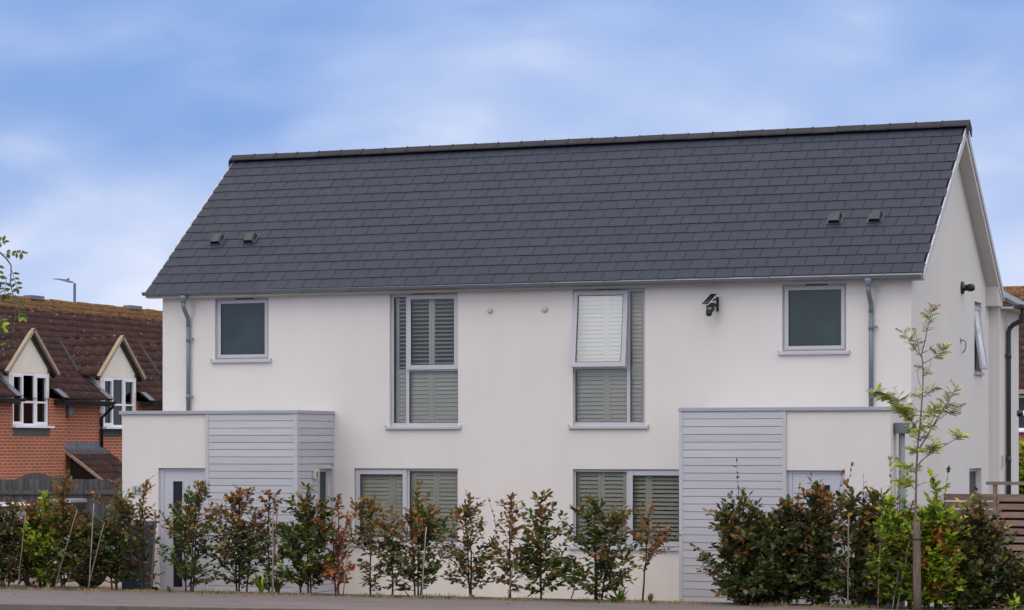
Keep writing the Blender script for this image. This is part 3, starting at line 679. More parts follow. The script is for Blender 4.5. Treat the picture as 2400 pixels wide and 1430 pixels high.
for sgn in (-1, 1):
    fx = (lambda v: v) if sgn < 0 else (lambda v: -v)      # left-house coordinates
    d0, d1 = sorted((fx(-5.626), fx(-4.757))); o0, o1 = sorted((fx(-HW), fx(-PX)))
    b = B()
    wall_sheet(b, (0, PY, 0), (1, 0, 0), (0, 1, 0), o0, o1, -0.05, ZC, [(d0, d1, 0.06, 2.125)], 0.10)
    wall_sheet(b, (fx(-HW), 0, 0), (0, 1, 0), (-fx(-1), 0, 0), PY, 0, -0.05, ZC, [])
    wo = [(-0.541, -0.075, 0.75, 2.12)] if sgn < 0 else []
    wall_sheet(b, (fx(-PX), 0, 0), (0, 1, 0), (fx(1) * -1, 0, 0), PY, -0.001, -0.05, ZC, wo, 0.10)
    pw = b.put('porch', M['render'], house)
    c = B(); c.box(o0 - 0.04, o1 + 0.04, PY - 0.042, -0.004, ZC, 3.04); c.put('coping', M['coping'], pw, bevel=0.005)
    cl = B(); p_, q_ = sorted((fx(-4.70), fx(-3.192)))
    boards(cl, (p_, PY, 0), (1, 0, 0), (0, -1, 0), q_ - p_, 0.06, ZC - 0.001)
    cl.put('cladding', [M['clad'], M['gap']], pw)
    cl = B(); outx = 1 if sgn < 0 else -1
    boards(cl, (fx(-PX), PY + 0.03, 0), (0, 1, 0), (outx, 0, 0), -PY - 0.035, 0.06, ZC - 0.001, skip=(-0.541 - PY - 0.05, -0.06 - PY - 0.03 + 0.015, 0.72, 2.15) if sgn < 0 else None)
    cl.put('cladding', [M['clad'], M['gap']], pw)
    tr = B(); p_, q_ = sorted((fx(-3.191), fx(-3.133)))
    tr.box(p_, q_, PY - 0.032, PY + 0.029, 0.05, ZC - 0.002); tr.put('corner_trim', M['clad'], pw); tr = B(); p_, q_ = sorted((fx(-4.757), fx(-4.701))); tr.box(p_, q_, PY - 0.030, PY - 0.0005, 0.05, ZC - 0.002)
    tr.put('corner_trim', M['clad'], pw)
    # door
    fr = B(); rect_frame(fr, d0 + 0.001, d1 - 0.001, 0.06, 2.124, 0.07, PY + 0.05, PY + 0.11, tb=0.03, tt=0.045); dr = fr.put('door', M['door'], house)
    lf = B(); e0, e1 = d0 + 0.073, d1 - 0.073
    g0, g1 = sorted((fx(-5.378), fx(-5.23)))
    yA, yB = PY + 0.062, PY + 0.105
    lf.box(e0, g0 - .012, yA, yB, 0.095, 2.077); lf.box(g1 + .012, e1, yA, yB, 0.095, 2.077); lf.box(g0 - .012, g1 + .012, yA, yB, 0.095, 0.222); lf.box(g0 - .012, g1 + .012, yA, yB, 1.914, 2.077)
    rect_frame(lf, g0 - .03, g1 + .03, .204, 1.932, .018, yA - .008, yA - .0005)
    lf.put('door_leaf', M['door'], dr)
    B().box(g0 - .0115, g1 + .0115, yA + 0.012, yA + 0.02, .2225, 1.9135).put('pane', M['doorglass'], dr)
    h = B(); hx = fx(-5.12); h.box(hx - 0.02, hx + 0.02, yA - 0.012, yA - 0.0005, 0.98, 1.22); h.tube([(hx, yA - 0.01, 1.14), (hx, yA - 0.05, 1.14), (hx + 0.12 * outx, yA - 0.055, 1.14)], 0.010, 8); h.put('handle', M['chrome'], dr)
    # number plate
    n0, n1 = sorted((fx(-6.10), fx(-5.885)))
    npl = B().box(n0, n1, PY - 0.018, PY - 0.004, 1.700, 1.840).put('number_plate', M['plate'], house)
    text_mesh('digits', '14' if sgn < 0 else '142', 0.15 if sgn < 0 else 0.125, (n0 + 0.022, PY - 0.0195, 1.716 if sgn < 0 else 1.727), M['digit'], npl)
# porch side window and lamp (left house)
b = B(); gframe(b, -0.540, -0.076, 0.751, 2.119, 0.055, -PX - 0.09, -PX - 0.05); wn = b.put('window', M['frame'], house)
B().box(-PX - 0.075, -PX - 0.069, -0.484, -0.132, 0.807, 2.063).put('pane', M['obscure'], wn)
b = B(); gframe(b, -0.578, -0.042, 0.715, 2.150, 0.034, -PX + 0.001, -PX + 0.034); b.put('architrave', M['clad'], wn)
b = B(); b.box(-PX + 0.028, -PX + 0.075, -0.79, -0.645, 1.955, 2.10); o = b.put('wall_lamp', M['cream'], house, bevel=0.012)
b = B(); b.ball((-PX + 0.075, -0.717, 2.03), 0.05, 8, (0.25, 0.75, 1.1)); b.put('lens', M['grey'], o)
# wall vents
for X, Z in ((-0.417, 4.612), (0.504, 4.612)):
    b = B(); b.lathe((X, 0.0, Z), (0, -1, 0), [(0, 0.046), (0.025, 0.046), (0.034, 0.036), (0.036, 0.0)], 20); b.put('wall_vent', M['palegrey'], house)
# flue terminal and hook on the gable
b = B(); b.lathe((HW, 3.62, 5.02), (1, 0, 0), [(0, 0.105), (0.03, 0.10), (0.035, 0.05), (0.10, 0.05), (0.105, 0.062), (0.17, 0.062), (0.205, 0.04), (0.21, 0.0)], 16); b.put('flue_terminal', M['black'], house)
b = B(); b.tube([(HW, 3.52, 4.17), (HW + 0.06, 3.52, 4.17), (HW + 0.085, 3.52, 4.14), (HW + 0.085, 3.52, 4.06), (HW + 0.06, 3.52, 4.00), (HW + 0.03, 3.52, 3.965)], 0.010, 8); b.box(HW, HW + 0.008, 3.49, 3.55, 4.13, 4.21); b.put('cable_hook', M['grey'], house)
# hopper and pipe on right porch return
b = B(); b.hexa([(HW + 0.03, -1.14, 2.655), (HW + 0.19, -1.14, 2.655), (HW + 0.19, -0.97, 2.655), (HW + 0.03, -0.97, 2.655), (HW + 0.01, -1.16, 2.81), (HW + 0.20, -1.16, 2.81), (HW + 0.20, -0.95, 2.81), (HW + 0.01, -0.95, 2.81)]); 
hp = b.put('hopper', M['gutter'], house, bevel=0.006)
B().tube([(HW + 0.105, -1.055, 2.66), (HW + 0.105, -1.055, 0.0)], 0.045, 14).put('downpipe', M['gutter'], hp)
# rear wing
XW = 6.46
b = B(); b.box(XW - 3, XW, G + 0.001, 7.65, -0.05, 4.84); b.put('rear_wing', M['render'], house)
b = B(); ev = Vector((XW + 0.27, G + 0.20, 4.88)); 
b.prism([(XW + 0.25, G + .16, 4.84), (XW + 0.25, G + .16, 4.90), (XW - 3, G + .16, 4.90 + 3.25 * .55), (XW - 3, G + .16, 4.84 + 3.25 * .55)], (0, 2.1, 0)); b.put('rear_roof', M['lead'], house)
b = B(); b.box(XW, XW + 0.22, G + 0.05, 8.0, 4.80, 4.83); b.put('rear_soffit', M['soffit'], house)
gutter_run((XW + 0.30, G + 0.10, 4.865), (XW + 0.30, 8.0, 4.865), 0.055, house, M['dpipe_dark'])
b = B(); yp = 6.42; xo = XW + 0.055
b.tube([(XW + 0.30, yp, 4.83), (XW + 0.30, yp, 4.72), (XW + 0.285, yp, 4.66), (XW + 0.24, yp, 4.60), (XW + 0.13, yp, 4.545), (xo + 0.02, yp, 4.49), (xo, yp, 4.43), (xo, yp, 4.3), (xo, yp, 0.0)], 0.042, 14)
dp = b.put('downpipe', M['dpipe_dark'], house)
for z in (4.02, 2.25):
    k = B(); k.lathe((xo, yp, z - 0.05), (0, 0, 1), [(0, 0.048), (0.10, 0.048)], 14); k.box(xo - 0.09, xo - 0.045, yp - 0.1, yp - 0.07, z - .012, z + .012); k.put('bracket', M['dpipe_dark'], dp)
b = B(); b.box(XW + 0.001, XW + 0.05, 6.05, 6.13, 2.12, 2.32); b.put('meter_tag', M['palegrey'], house)

# ---- security camera with solar panel on the front wall
sc = empty('security_camera', (3.19, 0, 4.6), 'black dome security camera with a tilted solar panel on the white wall', 'camera')
c0, c1, c2, c3 = spot(1643, 715, Y=-0.34), spot(1659, 716, Y=-0.32), spot(1681, 690, Y=-0.13), spot(1666, 690, Y=-0.15)
nn_ = (c1 - c0).cross(c3 - c0).normalized() * 0.012
b = B(); b.hexa([c0, c1, c2, c3, c0 + nn_, c1 + nn_, c2 + nn_, c3 + nn_]); b.put('solar_panel', M['panel'], sc)
b = B(); 
for a, c in ((c0, c1), (c1, c2)): b.tube([a + nn_ / 2, c + nn_ / 2], 0.008, 6)
b.put('panel_edge', M['palegrey'], sc)
hc = spot(1665, 723, Y=-0.19)
b = B(); b.box(hc.x + 0.045, hc.x + 0.075, -0.03, -0.0005, 4.52, 4.74); b.tube([(hc.x + 0.06, -0.02, 4.60), (hc.x + 0.02, -0.12, 4.63), hc + Vector((0, 0, 0.05))], 0.022, 8); b.tube([(hc.x + 0.06, -0.02, 4.72), (hc.x + 0.03, -0.16, 4.68)], 0.014, 8)
b.put('bracket', M['black'], sc)
b = B(); b.ball(hc, 0.066, 10, (1, 1, 0.95)); b.lathe(hc + Vector((0, 0, 0.03)), (0, 0, 1), [(0, 0.068), (0.03, 0.066), (0.05, 0.05), (0.055, 0)], 14); b.put('housing', M['black'], sc)
b = B(); b.ball(hc + Vector((0, -0.045, -0.005)), 0.038, 8); b.put('face', M['grey'], sc)
b = B(); b.lathe(hc + Vector((-0.012, -0.02, -0.04)), (0, -0.3, -1), [(0, 0.052), (0.05, 0.05), (0.075, 0.035), (0.085, 0)], 12); b.put('lens_dome', M['black'], sc)

# ------------------------------------------------------------------ brick house on the left
def pantiles(o, u, v, lu, lv, n_courses, m, parent, name, n=None, wave=0.15, amp=0.030):
    """courses of wavy tiles; o origin at eave, u along, v up slope (unit)"""
    o, u, v = Vector(o), Vector(u), Vector(v); nr = u.cross(v).normalized()
    if nr.z < 0: nr = -nr
    vert, face = [], []
    per = 8; nu = max(2, int(lu / wave * per)); g = lv / n_courses
    prof = [0.0, 0.25, 0.8, 1.0, 0.95, 0.6, 0.15, 0.0]
    rr = random.Random(3)
    for k in range(n_courses):
        base = len(vert); jit = rr.uniform(-.004, .004)
        for (s, h) in ((k * g, 0.0), (k * g, 0.028), ((k + 1) * g + 0.01, 0.004)):
            for i in range(nu + 1):
                hh = h + (amp * 1.6 * prof[i % per] if h > 0 else 0) + rr.uniform(-.002, .002)
                vert.append(tuple(o + u * (lu * i / nu) + v * (s + jit) + nr * hh))
        w_ = nu + 1
        for a in (0, 1):
            for i in range(nu):
                p = base + a * w_ + i; face.append((p, p + 1, p + 1 + w_, p + w_))
    me = bpy.data.meshes.new(name); me.from_pydata(vert, [], face)
    me.polygons.foreach_set('use_smooth', [True] * len(face)); me.update()
    return put(name, me, m, parent)

XB = -17.9
brick = empty('brick_house', (XB, 18, 0), 'red brick house on the left with a lichen-covered brown tile roof and dormers', 'house')
b = B()
DW = [(z_, z_ + 1.57) for z_ in (9.22, 13.264, 17.32, 21.36)]
ops1 = [(q0, q1, 2.955, 4.185) for q0, q1 in DW]
wall_sheet(b, (XB + 0.10, 0, 0), (0, 1, 0), (-1, 0, 0), 4, 15.54, -0.3, 3.62, [(a, c, 2.955, 3.62) for a, c, _, _ in ops1 if c < 15.54], 0.12)
wall_sheet(b, (XB, 0, 0), (0, 1, 0), (-1, 0, 0), 15.54, 32, -0.3, 3.62, [(a, c, 2.955, 3.62) for a, c, _, _ in ops1 if c > 15.54], 0.12)
b.poly([(XB, 15.54, -.3), (XB + .1, 15.54, -.3), (XB + .1, 15.54, 3.62), (XB, 15.54, 3.62)])
b.put('wall', M['brickY'], brick)
b = B()
for y in (4.0, 32.0):
    b.poly([(XB + .1, y, -.3), (XB - 6.6, y, -.3), (XB - 6.6, y, 3.62), (XB - 3.2, y, 6.15), (XB + .1, y, 3.62)])
b.poly([(XB - 6.6, 4, -.3), (XB - 6.6, 32, -.3), (XB - 6.6, 32, 3.62), (XB - 6.6, 4, 3.62)])
b.put('end_wall', M['brickX'], brick)
XE = XB + 0.38; ZEB = 3.60; XRG = XB - 3.12; ZRG = 6.235
sv = Vector((XRG - XE, 0, ZRG - ZEB)); lv = sv.length; sv.normalize()
ncut = 4; gz = lv / 15
br_roof = pantiles(Vector((XE, 3.8, ZEB)) + sv * gz * ncut, (0, 1, 0), sv, 28.4, lv - gz * ncut, 15 - ncut, M['tile'], brick, 'roof')
edges = [3.8] + [q for a, c in DW for q in (a - 0.10, c + 0.10)] + [32.2]
for a, c in zip(edges[::2], edges[1::2]):
    pantiles((XE, a, ZEB), (0, 1, 0), sv, c - a, gz * ncut + .02, ncut, M['tile'], br_roof, 'eaves_courses')
sv2 = Vector((-sv.x, 0, sv.z))
pantiles((2 * XRG - XE, 3.8, ZEB), (0, 1, 0), sv2, 28.4, lv, 15, M['tile'], br_roof, 'rear_slope')
b = B(); rr = random.Random(8); y = 3.8
while y < 32.2:
    zj = rr.uniform(-.012, .012)
    b.lathe((XRG, y + .005, ZRG - 0.02 + zj), (0, 1, 0), [(0, 0.10), (0.445, 0.10)], 12); y += 0.45
b.put('ridge', M['tile'], br_roof)
for y in (18.9, 23.9):
    b = B(); b.box(XRG - 0.12, XRG + .12, y, y + 0.62, ZRG + 0.03, ZRG + 0.13); b.put('ridge_vent', M['lead'], br_roof)
# gutters
for y0, y1, xo_ in ((3.8, 9.22, XE), (10.99, 13.27, XE), (15.03, 17.32, XE), (19.09, 21.36, XE), (23.13, 32, XE)):
    gutter_run((xo_ + 0.02, y0, ZEB - 0.03), (xo_ + 0.02, y1, ZEB - 0.03), 0.065, brick, M['black'])
    b = B(); b.box(XB + 0.102, XE - 0.06, y0, y1, ZEB - 0.14, ZEB - 0.02); b.put('fascia', M['black'], brick)

def dormer(q0, q1):
    yc = (q0 + q1) / 2; hw = 1.02; zE, zA = 4.26, 5.20; xf = XB + 0.1; xw = XB + 0.012
    za_in = zE + 0.0
    d = B(); zt = 4.19
    # gable panel above window + narrow cheeks posts
    d.prism([(xw, yc - 0.80, zt), (xw, yc + 0.80, zt), (xw, yc + 0.90, zE + 0.02), (xw, yc, zA - 0.06), (xw, yc - 0.90, zE + 0.02)], (0.03, 0, 0))
    for sg in (-1, 1):
        d.prism([(xw + .03, yc + sg * 0.785, 3.3), (xw + .03, yc + sg * 0.86, 3.3), (xw + .03, yc + sg * 0.86, zE + .02), (xw + .03, yc + sg * 0.785, zE + .02)], (-0.10, 0, 0))
        d.prism([(xw - .07, yc + sg * 0.86, 3.4), (xw - .07, yc + sg * 0.86, zE), (xw - 1.1, yc + sg * 0.86, zE), (xw - 1.1, yc + sg * .86, 4.2)], (0, -sg * 0.04, 0))
    dm = d.put('dormer', M['dcream'], brick)
    XBK = XB - 2.35
    for sg in (-1, 1):
        xo2 = XB + 0.085; e = Vector((xo2, yc + sg * (hw + 0.06), zE - 0.05)); a = Vector((xo2, yc, zA + 0.02)); v = (a - e); l = v.length; v.normalize()
        pantiles(e, (-1, 0, 0), v, xo2 - XBK, l, 4, M['dtile'], dm, 'dormer_roof', wave=0.3, amp=0.030)
        # barge board: buff face with dark underside board
        bb = B(); up = Vector((0, -v.z * sg * -1, v.y * sg * -1)); up = Vector((0, -v.z, v.y)) if sg < 0 else Vector((0, v.z, -v.y))
        if up.z < 0: up = -up
        bb.obox(e - v * 0.03 - up * 0.045 + Vector((0.105, 0, 0)), v * (l + 0.04), up * 0.075, (-0.10, 0, 0)); bb.put('barge_board', M['buff'], dm)
        db = B(); db.obox(e - v * 0.03 - up * 0.115 + Vector((0.03, 0, 0)), v * (l + 0.0), up * 0.068, (-0.10, 0, 0)); db.put('soffit_board', M['black'], dm)
        tM = sv.z / -sv.x; xe_ = XE - (zE - ZEB) / tM; xr_ = XE - (zA - ZEB) / tM
        n_ = Vector((sv.z, 0, -sv.x)); ve = Vector((xe_, yc + sg * (hw + .03), zE)) + n_ * .05; vr = Vector((xr_, yc + sg * .02, zA)) + n_ * .05
        vl = B(); vl.tube([vr, vr.lerp(ve, .5), ve], [.035, .045, .05], 6); vl.put('valley', M['valley'] if 'valley' in M else M.setdefault('valley', mat('valley_lead', (.045, .048, .052), .6, .3, var=.4, vscale=8)), dm)
        # lead flashing down the cheek below the dormer eave
        fl = B(); s0 = Vector((XE - 0.05, yc + sg * 0.87, ZEB + 0.02)) + n_ * 0.075; ln_ = (XE - xe_) / -sv.x * .95
        if sg < 0: fl.obox(s0, sv * ln_, (0, sg * 0.15, 0), n_ * 0.012)
        fl.obox(s0 - sv * .08, sv * 0.34, (0, sg * 0.24, 0), n_ * 0.016); fl.put('flashing', M['lead'], dm)
    rg = B(); x_ = xo2 + 0.02
    while x_ > XBK: rg.lathe((x_, yc, zA + 0.02), (-1, 0, 0), [(0, 0.075), (0.40, 0.075)], 10); x_ -= 0.41
    rg.put('dormer_ridge', M['dtile'], dm)
    # window: three lights, the outer ones opening
    z0, z1 = 2.96, 4.185; xa, xb = XB - 0.02, XB + 0.045
    f = B(); gframe(f, q0, q1, z0, z1, 0.05, xa, xb)
    m1, m2 = q0 + 0.50, q0 + 1.01
    f.box(xa, xb, m1 - .03, m1 + .03, z0 + .05, z1 - .05); f.box(xa, xb, m2 - .03, m2 + .03, z0 + .05, z1 - .05)
    f.box(xa, xb, m1 + .03, m2 - .03, z0 + 0.53, z0 + 0.58)
    wn = f.put('window', M['upvc'], brick)
    for a, c in ((q0 + .03, m1 - .012), (m2 + .012, q1 - .03)):
        s = B(); gframe(s, a, c, z0 + .03, z1 - .03, 0.062, xb - .03, xb + .022); s.box(xb - .02, xb + .012, a + .062, c - .062, z0 + 0.53, z0 + 0.575); s.put('sash', M['upvc'], wn)
    B().box(xa + 0.03, xa + 0.036, q0 + .05, q1 - .05, z0 + .05, z1 - .05).put('pane', M['glass_dark'], wn)
    s = B(); s.box(xb - 0.05, xb + 0.16, q0 - 0.06, q1 + 0.06, z0 - 0.05, z0 - 0.001); s.put('sill', M['upvc'], wn)
    B().box(XB + 0.101 if q1 < 15.54 else XB + 0.001, XB + (0.118 if q1 < 15.54 else 0.018), q0 + 0.02, q1 - 0.02, 2.72, 2.905).put('brick_course', M['soldier'], wn)
    c = B(); c.poly([(XB - 0.14, q0 + .05, z0 + .05 + 0.62), (XB - 0.14, q1 - .05, z0 + .67), (XB - 0.14, q1 - .05, z1), (XB - 0.14, q0 + .05, z1)]); c.put('curtain', M['curtain'], wn)
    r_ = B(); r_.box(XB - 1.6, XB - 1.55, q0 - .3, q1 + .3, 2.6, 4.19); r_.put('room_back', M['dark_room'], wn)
for q0, q1 in DW: dormer(q0, q1)
# porch canopy, downpipe, bird box, ground floor arch
b = B(); co = Vector((XB + 0.0, 15.60, 2.43)); cv = Vector((1.15, 0, -0.78)); 
cn = pantiles(co + cv, (0, 1, 0), -cv.normalized(), 1.75, cv.length, 5, M['tile'], brick, 'canopy')
b.obox(co + Vector((0, -0.05, -0.06)), cv * 1.03, (0, 0.05, 0), (0, 0, 0.075)); b.put('barge_board', M['buff'], cn)
b = B(); b.obox(co + Vector((0.002, 0, -0.04)), cv, (0, 1.75, 0), (0, 0, 0.03)); b.poly([co + Vector((.15, .1, -0.15)), co + cv + Vector((-.05, .1, -0.05)), co + Vector((.15, .1, -1.0))]); b.put('canopy_lining_shade', M['black'], cn)  # black underside board, plus a black sheet as the shade under the canopy
b = B(); b.obox(co + Vector((0.003, -0.02, 0.02)), (0.02, 0, 0), (0, 1.8, 0), (0, 0, 0.12)); b.obox(co + Vector((0.003, -0.02, 0.03)), Vector((0.26, 0, -0.17)), (0, 1.8, 0), (0, 0, 0.03)); b.put('flashing', M['lead'], cn)
b = B(); yq = 17.28; b.tube([(XE + 0.02, yq - .03, 3.55), (XE + 0.02, yq - .03, 3.45), (XB + 0.2, yq, 3.30), (XB + 0.06, yq, 3.18), (XB + 0.06, yq, 2.45)], 0.036, 10); b.put('downpipe', M['black'], brick)
b = B(); b.box(XB + 0.001, XB + 0.16, 15.62, 15.85, 3.20, 3.46); b.put('nest_box', M['railwood'], brick, bevel=0.01)
b = B(); n = 16; 
arc = [(13.20 + 2.0 * i / n, 1.66 + 0.19 * math.sin(math.pi * i / n)) for i in range(n + 1)]
b.prism([(XB + 0.101, y, z) for y, z in arc] + [(XB + 0.101, 15.2, 1.45), (XB + 0.101, 13.2, 1.45)], (0.018, 0, 0)); b.put('window_arch', M['soldier'], brick)

# ------------------------------------------------------------------ brick house behind on the right
YB = 35.0
bh = empty('brick_house', (8, YB, 0), 'brick house behind the white house at the right edge, with orange lichen on its ridge', 'house')
b = B(); b.box(-1, 14, YB, YB + 6.5, -0.1, 4.15); b.put('wall', M['brickX'], bh)
v = Vector((0, 3.4, 3.0)); l = v.length; v.normalize()
ro = pantiles((-1.3, YB - 0.3, 4.10), (1, 0, 0), v, 15.6, l, 14, M['tile2'], bh, 'roof', wave=0.24, amp=0.03)
pantiles((-1.3, YB + 6.8, 4.10), (1, 0, 0), Vector((0, -v.y, v.z)), 15.6, l, 14, M['tile2'], ro, 'rear_slope', wave=0.24, amp=0.03)
b = B(); x_ = -1.3
while x_ < 14.3: b.lathe((x_ + .005, YB + 3.25, 7.12 + rr.uniform(-.01, .01)), (1, 0, 0), [(0, .11), (.445, .11)], 12); x_ += .45
b.put('ridge', M['tile2'], ro)
b = B(); b.box(-1.3, 14.3, YB - 0.32, YB - 0.12, 3.96, 4.09); b.put('fascia', M['buff'], bh)
for x_ in (1.30, 5.2):
    f = B(); rect_frame(f, x_, x_ + 1.7, 2.93, 3.92, 0.07, YB - 0.05, YB - 0.001); f.box(x_ + .82, x_ + .88, YB - .05, YB - .001, 3.0, 3.85); f.box(x_ - .05, x_ + 1.75, YB - .14, YB - .051, 2.88, 2.93)
    wn = f.put('window', M['upvc'], bh)
    B().box(x_ + .07, x_ + 1.63, YB - .03, YB - .02, 3.0, 3.85).put('pane', M['carglass'], wn)

# ------------------------------------------------------------------ street lamp, fences, bins, car, cctv
lp = spot(175, 705, t=95)
sl = empty('street_lamp', (lp.x, lp.y, 0), 'teal street lamp post rising behind the brick house roof', 'street lamp')
B().lathe((lp.x, lp.y, -0.1), (0, 0, 1), [(0, 0.11), (1.4, 0.11), (1.5, 0.065), (8.72, 0.05)], 12).put('post', M['lamp_teal'], sl)
dr_ = Vector((-math.cos(YAW), math.sin(YAW), 0)) * 1.0
q = Vector((lp.x, lp.y, 8.66)); side = Vector((0, 0, 1)).cross(dr_).normalized()
b = B(); prf = [(0.04, -0.02, 0.02, .03), (0.16, -0.03, 0.05, .08), (0.30, 0.0, 0.10, .13), (0.55, 0.07, 0.125, .12), (0.82, 0.115, 0.135, .07)]
for a, c in zip(prf[:-1], prf[1:]):
    P = lambda s, z, w_: q + dr_ * s + side * w_ + Vector((0, 0, z))
    b.hexa([P(a[0], a[1], -a[3]), P(c[0], c[1], -c[3]), P(c[0], c[1], c[3]), P(a[0], a[1], a[3]), P(a[0], a[2], -a[3]), P(c[0], c[2], -c[3]), P(c[0], c[2], c[3]), P(a[0], a[2], a[3])])
b.put('lamp_head', M['lamp_head'], sl)
b = B(); c_ = q + dr_ * 0.24; b.lathe(c_ + Vector((0, 0, 0.08)), (0, 0, 1), [(0, .045), (.06, .045), (.075, .02), (.08, 0)], 10); b.put('photocell', M['lead'], sl)

# grey featheredge fence, left
fa, fz = Vector((-17.0, 2.6, 0)), 1.84
fd = Vector((-9.9, 6.05, 0)) - fa; fl_ = fd.length; fu = fd.normalized(); fn = Vector((fu.y, -fu.x, 0))
fe = empty('timber_fence', fa, 'weathered grey vertical board fence in front of the brick house', 'fence')
npan = 5
cut = [spot(78, 1150, t=48.2), spot(242, 1150, t=48.6)]
b = B(); n = int(fl_ / 0.105); rg_ = random.Random(2)
for i in range(n):
    o = fa + fu * (i * 0.105) + Vector((0, 0, 0.06)); j = rg_.uniform(-.008, .008)
    b.obox(o, fu * 0.114 + fn * 0.010, fn * 0.016, (0, 0, fz - 0.06 + j))
b.put('board_panel', M['fence'], fe)
for z in (0.45, 1.0, 1.55):
    b = B(); b.obox(fa + fn * 0.028 + Vector((0, 0, z)), fu * fl_, fn * 0.045, (0, 0, 0.085)); b.put('rail', M['fence'], fe)
for i in range(7):
    b = B(); o = fa + fu * (0.55 + i * 1.36) + fn * 0.074; b.obox(o + Vector((0, 0, 0)), fu * 0.11, fn * 0.10, (0, 0, fz + 0.06)); b.put('post', M['fence'], fe)

# brown slatted fence, right
sf = empty('slatted_fence', (7.9, 1.0, 0), 'brown horizontal slat fence beside the gable with a grey top rail', 'fence')
Yf = 1.0
b = B(); z = 1.735; rg_ = random.Random(4); x0f = spot(2337, 1160, Y=Yf).x
while z > 0.1:
    b.box(x0f, 11.5, Yf, Yf + 0.022, z - 0.085, z); z -= 0.122
b.put('slat_panel', M['slat'], sf)
b = B(); b.box(x0f + 0.01, 11.5, Yf + 0.10, Yf + 0.12, 0.05, 1.70); b.put('back_board', M['gap'] if False else M['bark'], sf)
b = B(); z = 1.735; yl = 2.2
while z > 0.1:
    b.box(6.31, x0f + 0.3, yl, yl + 0.022, z - 0.10, z + 0.0); z -= 0.122
b.put('slat_panel', M['slat'], sf)
for X in (x0f - 0.06, x0f + 1.8, x0f + 3.6):
    b = B(); b.box(X, X + 0.055, Yf - 0.03, Yf + 0.04, 0, 1.895); b.put('post', M['slat'], sf)
b = B(); b.box(x0f - 0.16, 11.5, Yf - 0.05, Yf + 0.05, 1.896, 1.945); b.put('top_rail', M['railwood'], sf)

def wheelie(name, x, y, z, wd, dp_, h, mb, ml, label, rot=0):
    t = empty(name, (x, y, z), label, 'bin'); c = Vector((x, y, z))
    P = lambda a, e, q: c + Vector((a, e, q))
    b = B(); b.hexa([P(-wd * .40, -dp_ * .38, .05), P(wd * .40, -dp_ * .38, .05), P(wd * .40, dp_ * .38, .05), P(-wd * .40, dp_ * .38, .05), P(-wd * .48, -dp_ * .47, h - .12), P(wd * .48, -dp_ * .47, h - .12), P(wd * .48, dp_ * .47, h - .12), P(-wd * .48, dp_ * .47, h - .12)]); b.box(x - wd * .5, x + wd * .5, y - dp_ * .5, y + dp_ * .5, z + h - .12, z + h - .07); b.put('bin_body', mb, t, bevel=0.012)
    b = B(); b.hexa([P(-wd * .52, -dp_ * .54, h - .068), P(wd * .52, -dp_ * .54, h - .068), P(wd * .52, dp_ * .52, h - .068), P(-wd * .52, dp_ * .52, h - .068), P(-wd * .47, -dp_ * .46, h - .01), P(wd * .47, -dp_ * .46, h - .01), P(wd * .47, dp_ * .48, h), P(-wd * .47, dp_ * .48, h)]); b.put('lid', ml, t, bevel=0.01)
    for sg in (-1, 1):
        b = B(); b.lathe((x + sg * wd * .40, y + dp_ * .42, z + .1), (sg, 0, 0), [(0, .1), (.05, .1)], 14); b.put('wheel', M['tyre'], t)
    return t
a = spot(322, 1300, Y=-1.95); wheelie('wheelie_bin', a.x, a.y, 0.05, 0.42, 0.5, 1.245, M['bin_blue'], M['bin_grey'], 'blue wheelie bin with a slate grey lid by the left porch corner')
a = spot(2052, 1300, Y=-1.85); wheelie('wheelie_bin', a.x, a.y, 0.05, 0.52, 0.55, 1.245, M['bin_blue'], M['bin_grey'], 'blue wheelie bin half hidden behind the dense hedge at the right porch')
a = spot(158, 1200, t=46); wheelie('wheelie_bin', a.x, a.y, 0.02, 0.5, 0.55, 1.50, M['black'], M['grey'], 'black bin standing against the grey board fence')

